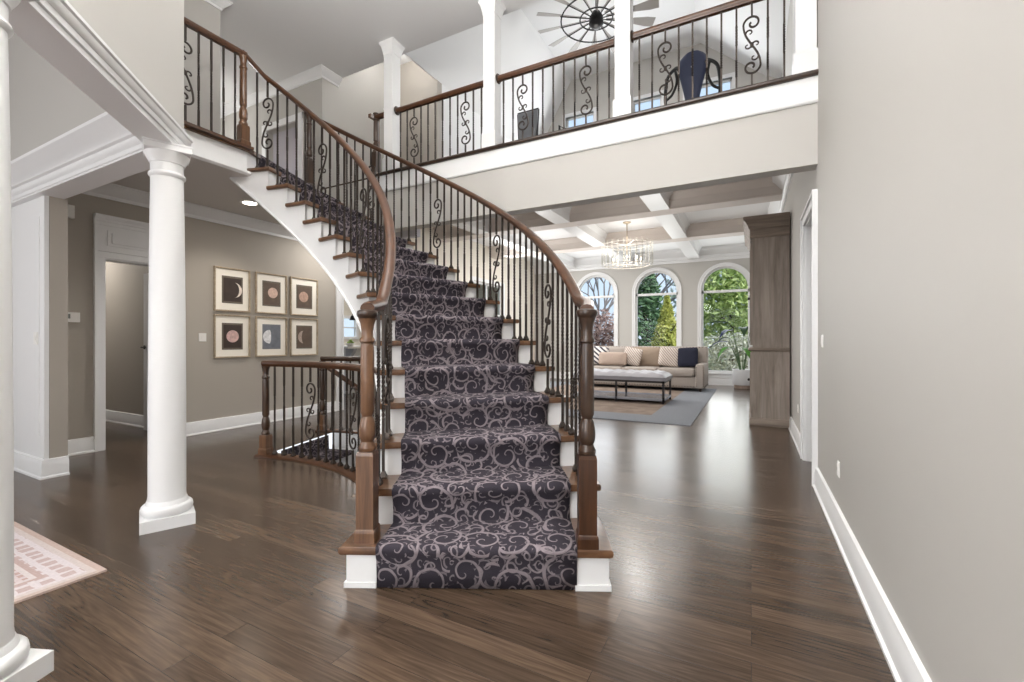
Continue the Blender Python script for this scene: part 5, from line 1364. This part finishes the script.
# ================================================================== LIGHT, CAMERA
def point(name, loc, e, col, r):
    l = bpy.data.lights.new(name, 'POINT'); l.energy = e; l.color = col; l.shadow_soft_size = r
    o = bpy.data.objects.new(name, l); COL.objects.link(o); o.location = loc
point('stair_fill', (-2.35, 2.0, 3.72), 8, (1, .98, .95), .3)  # added point fill above the stairs, no lantern modelled
point('foyer_fill', (-.75, -1.0, 3.2), 62, (1, .98, .95), .3)  # unseen fill added to brighten the foyer ceiling and upper walls
point('upper_hall_fill', (-6.3, 3.1, 3.7), 9, (1, .98, .95), .15)  # extra fill for the upstairs ceiling, not a real fixture
point('loft_fill', (-1.9, 6.0, 5.0), 8, (1, .96, .9), .2)  # added loft fill, a bare point without a lamp body

W = bpy.data.worlds.new('sky'); SC.world = W; W.use_nodes = True
wn = W.node_tree.nodes; wl = W.node_tree.links; bg = wn['Background']
tc = wn.new('ShaderNodeTexCoord'); sp = wn.new('ShaderNodeSeparateXYZ'); cr = wn.new('ShaderNodeValToRGB')
wl.new(tc.outputs['Generated'], sp.inputs[0])
mr = wn.new('ShaderNodeMapRange'); mr.inputs['From Min'].default_value = -.1; mr.inputs['From Max'].default_value = .9
wl.new(sp.outputs[2], mr.inputs['Value']); wl.new(mr.outputs['Result'], cr.inputs['Fac'])
cr.color_ramp.elements[0].color = (.86, .90, .97, 1); cr.color_ramp.elements[1].color = (.62, .76, 1.0, 1)
wl.new(cr.outputs['Color'], bg.inputs['Color']); bg.inputs['Strength'].default_value = WORLD_S = .85
def area(name, loc, rot, sx, sy, e, col=(1, 1, 1)):
    l = bpy.data.lights.new(name, 'AREA'); l.shape = 'RECTANGLE'; l.size = sx; l.size_y = sy; l.energy = e; l.color = col
    o = bpy.data.objects.new(name, l); COL.objects.link(o); o.location = loc; o.rotation_euler = rot; return o
def sun(e, rot, col, ang_):
    l = bpy.data.lights.new('sun', 'SUN'); l.energy = e; l.color = col; l.angle = ang_
    o = bpy.data.objects.new('sun', l); COL.objects.link(o); o.rotation_euler = rot
sun(4.2, (math.radians(52), 0, math.radians(60)), (1, .96, .9), .1)
area('entry_daylight', (-.9, -3.1, 2.2), (math.radians(82), 0, 0), 3.6, 3.6, 88, (1, .99, .97))
area('ceiling_fill', (-1.2, .6, 3.0), (PI, 0, 0), 1.0, 1.0, 120, (1, .99, .97))  # invented up-facing fill that brightens the foyer ceiling, no bowl pendant
area('foyer_down_fill', (-1.2, 1.0, ZC-.05), (0, 0, 0), 2.4, 2.4, 14, (1, .97, .93))  # added overhead fill for brightness, no fitting in the ceiling
area('dining_daylight', (-5.0, -2.4, 1.8), (math.radians(80), 0, math.radians(-30)), 2.2, 2.2, 45, (.97, .98, 1))
for wx in WIN: area('window_daylight', (wx, YF-.04, 1.5), (math.radians(-88), 0, 0), .96, 2.3, 15, (.97, .99, 1))
point('beam_fill', (-1.3, 5.9, 2.1), 11, (1, .98, .95), .15)  # fill added to lift the near faces of the coffer beams
point('living_wall_fill', (-3.7, 8.2, 1.9), 14, (1, .98, .95), .2)  # added wash for the cream left wall, no lamp stands here
area('living_down_fill', (-2.5, 7.9, ZLC-.25), (0, 0, 0), 3.0, 3.0, 50, (1, .97, .93))  # extra down-facing fill that brightens the living room, no fixture
area('living_left_light', (-4.9, 9.2, 2.0), (0, math.radians(-90), 0), 1.8, 1.8, 40)
area('kitchen_light', (-8.0, 7.5, 2.4), (0, 0, 0), 2.5, 2.5, 60, (1, .98, .95))
area('loft_daylight', (-1.7, LY1-.2, 4.55), (math.radians(-85), 0, 0), 2.8, 1.1, 36, (.97, .99, 1))
area('loft_down_area', (-1.8, 6.6, 5.3), (0, 0, 0), 1.5, 1.5, 12)  # area light facing down, no fixture modelled
area('bedroom_light', (-6.2, 4.8, 3.7), (0, 0, 0), 1, 1, 22)
point('alcove_fill', (-4.1, 4.45, 4.75), 4.5, (1, .98, .95), .1)  # fill added to lighten the dark alcove
area('hall_light', (-4.7, 4.2, 2.40), (0, 0, 0), .5, .5, 9, (1, .96, .92))
area('study_light', (-7.2, 2.0, 2.35), (0, 0, 0), .5, .5, 13, (1, .96, .92))

cam = bpy.data.cameras.new('camera'); cam.sensor_width = 36; cam.lens = 450/1024*36; cam.clip_start = .05
co = bpy.data.objects.new('camera', cam); COL.objects.link(co); co.location = (0, 0, 1.0); co.rotation_euler = (PI/2, 0, math.radians(28))
SC.camera = co
VS = SC.view_settings; VS.view_transform = 'Standard'; VS.look = 'None'; VS.exposure = 0.6; VS.gamma = 1.0; VS.use_curve_mapping = False
SC.cycles.use_denoising = True
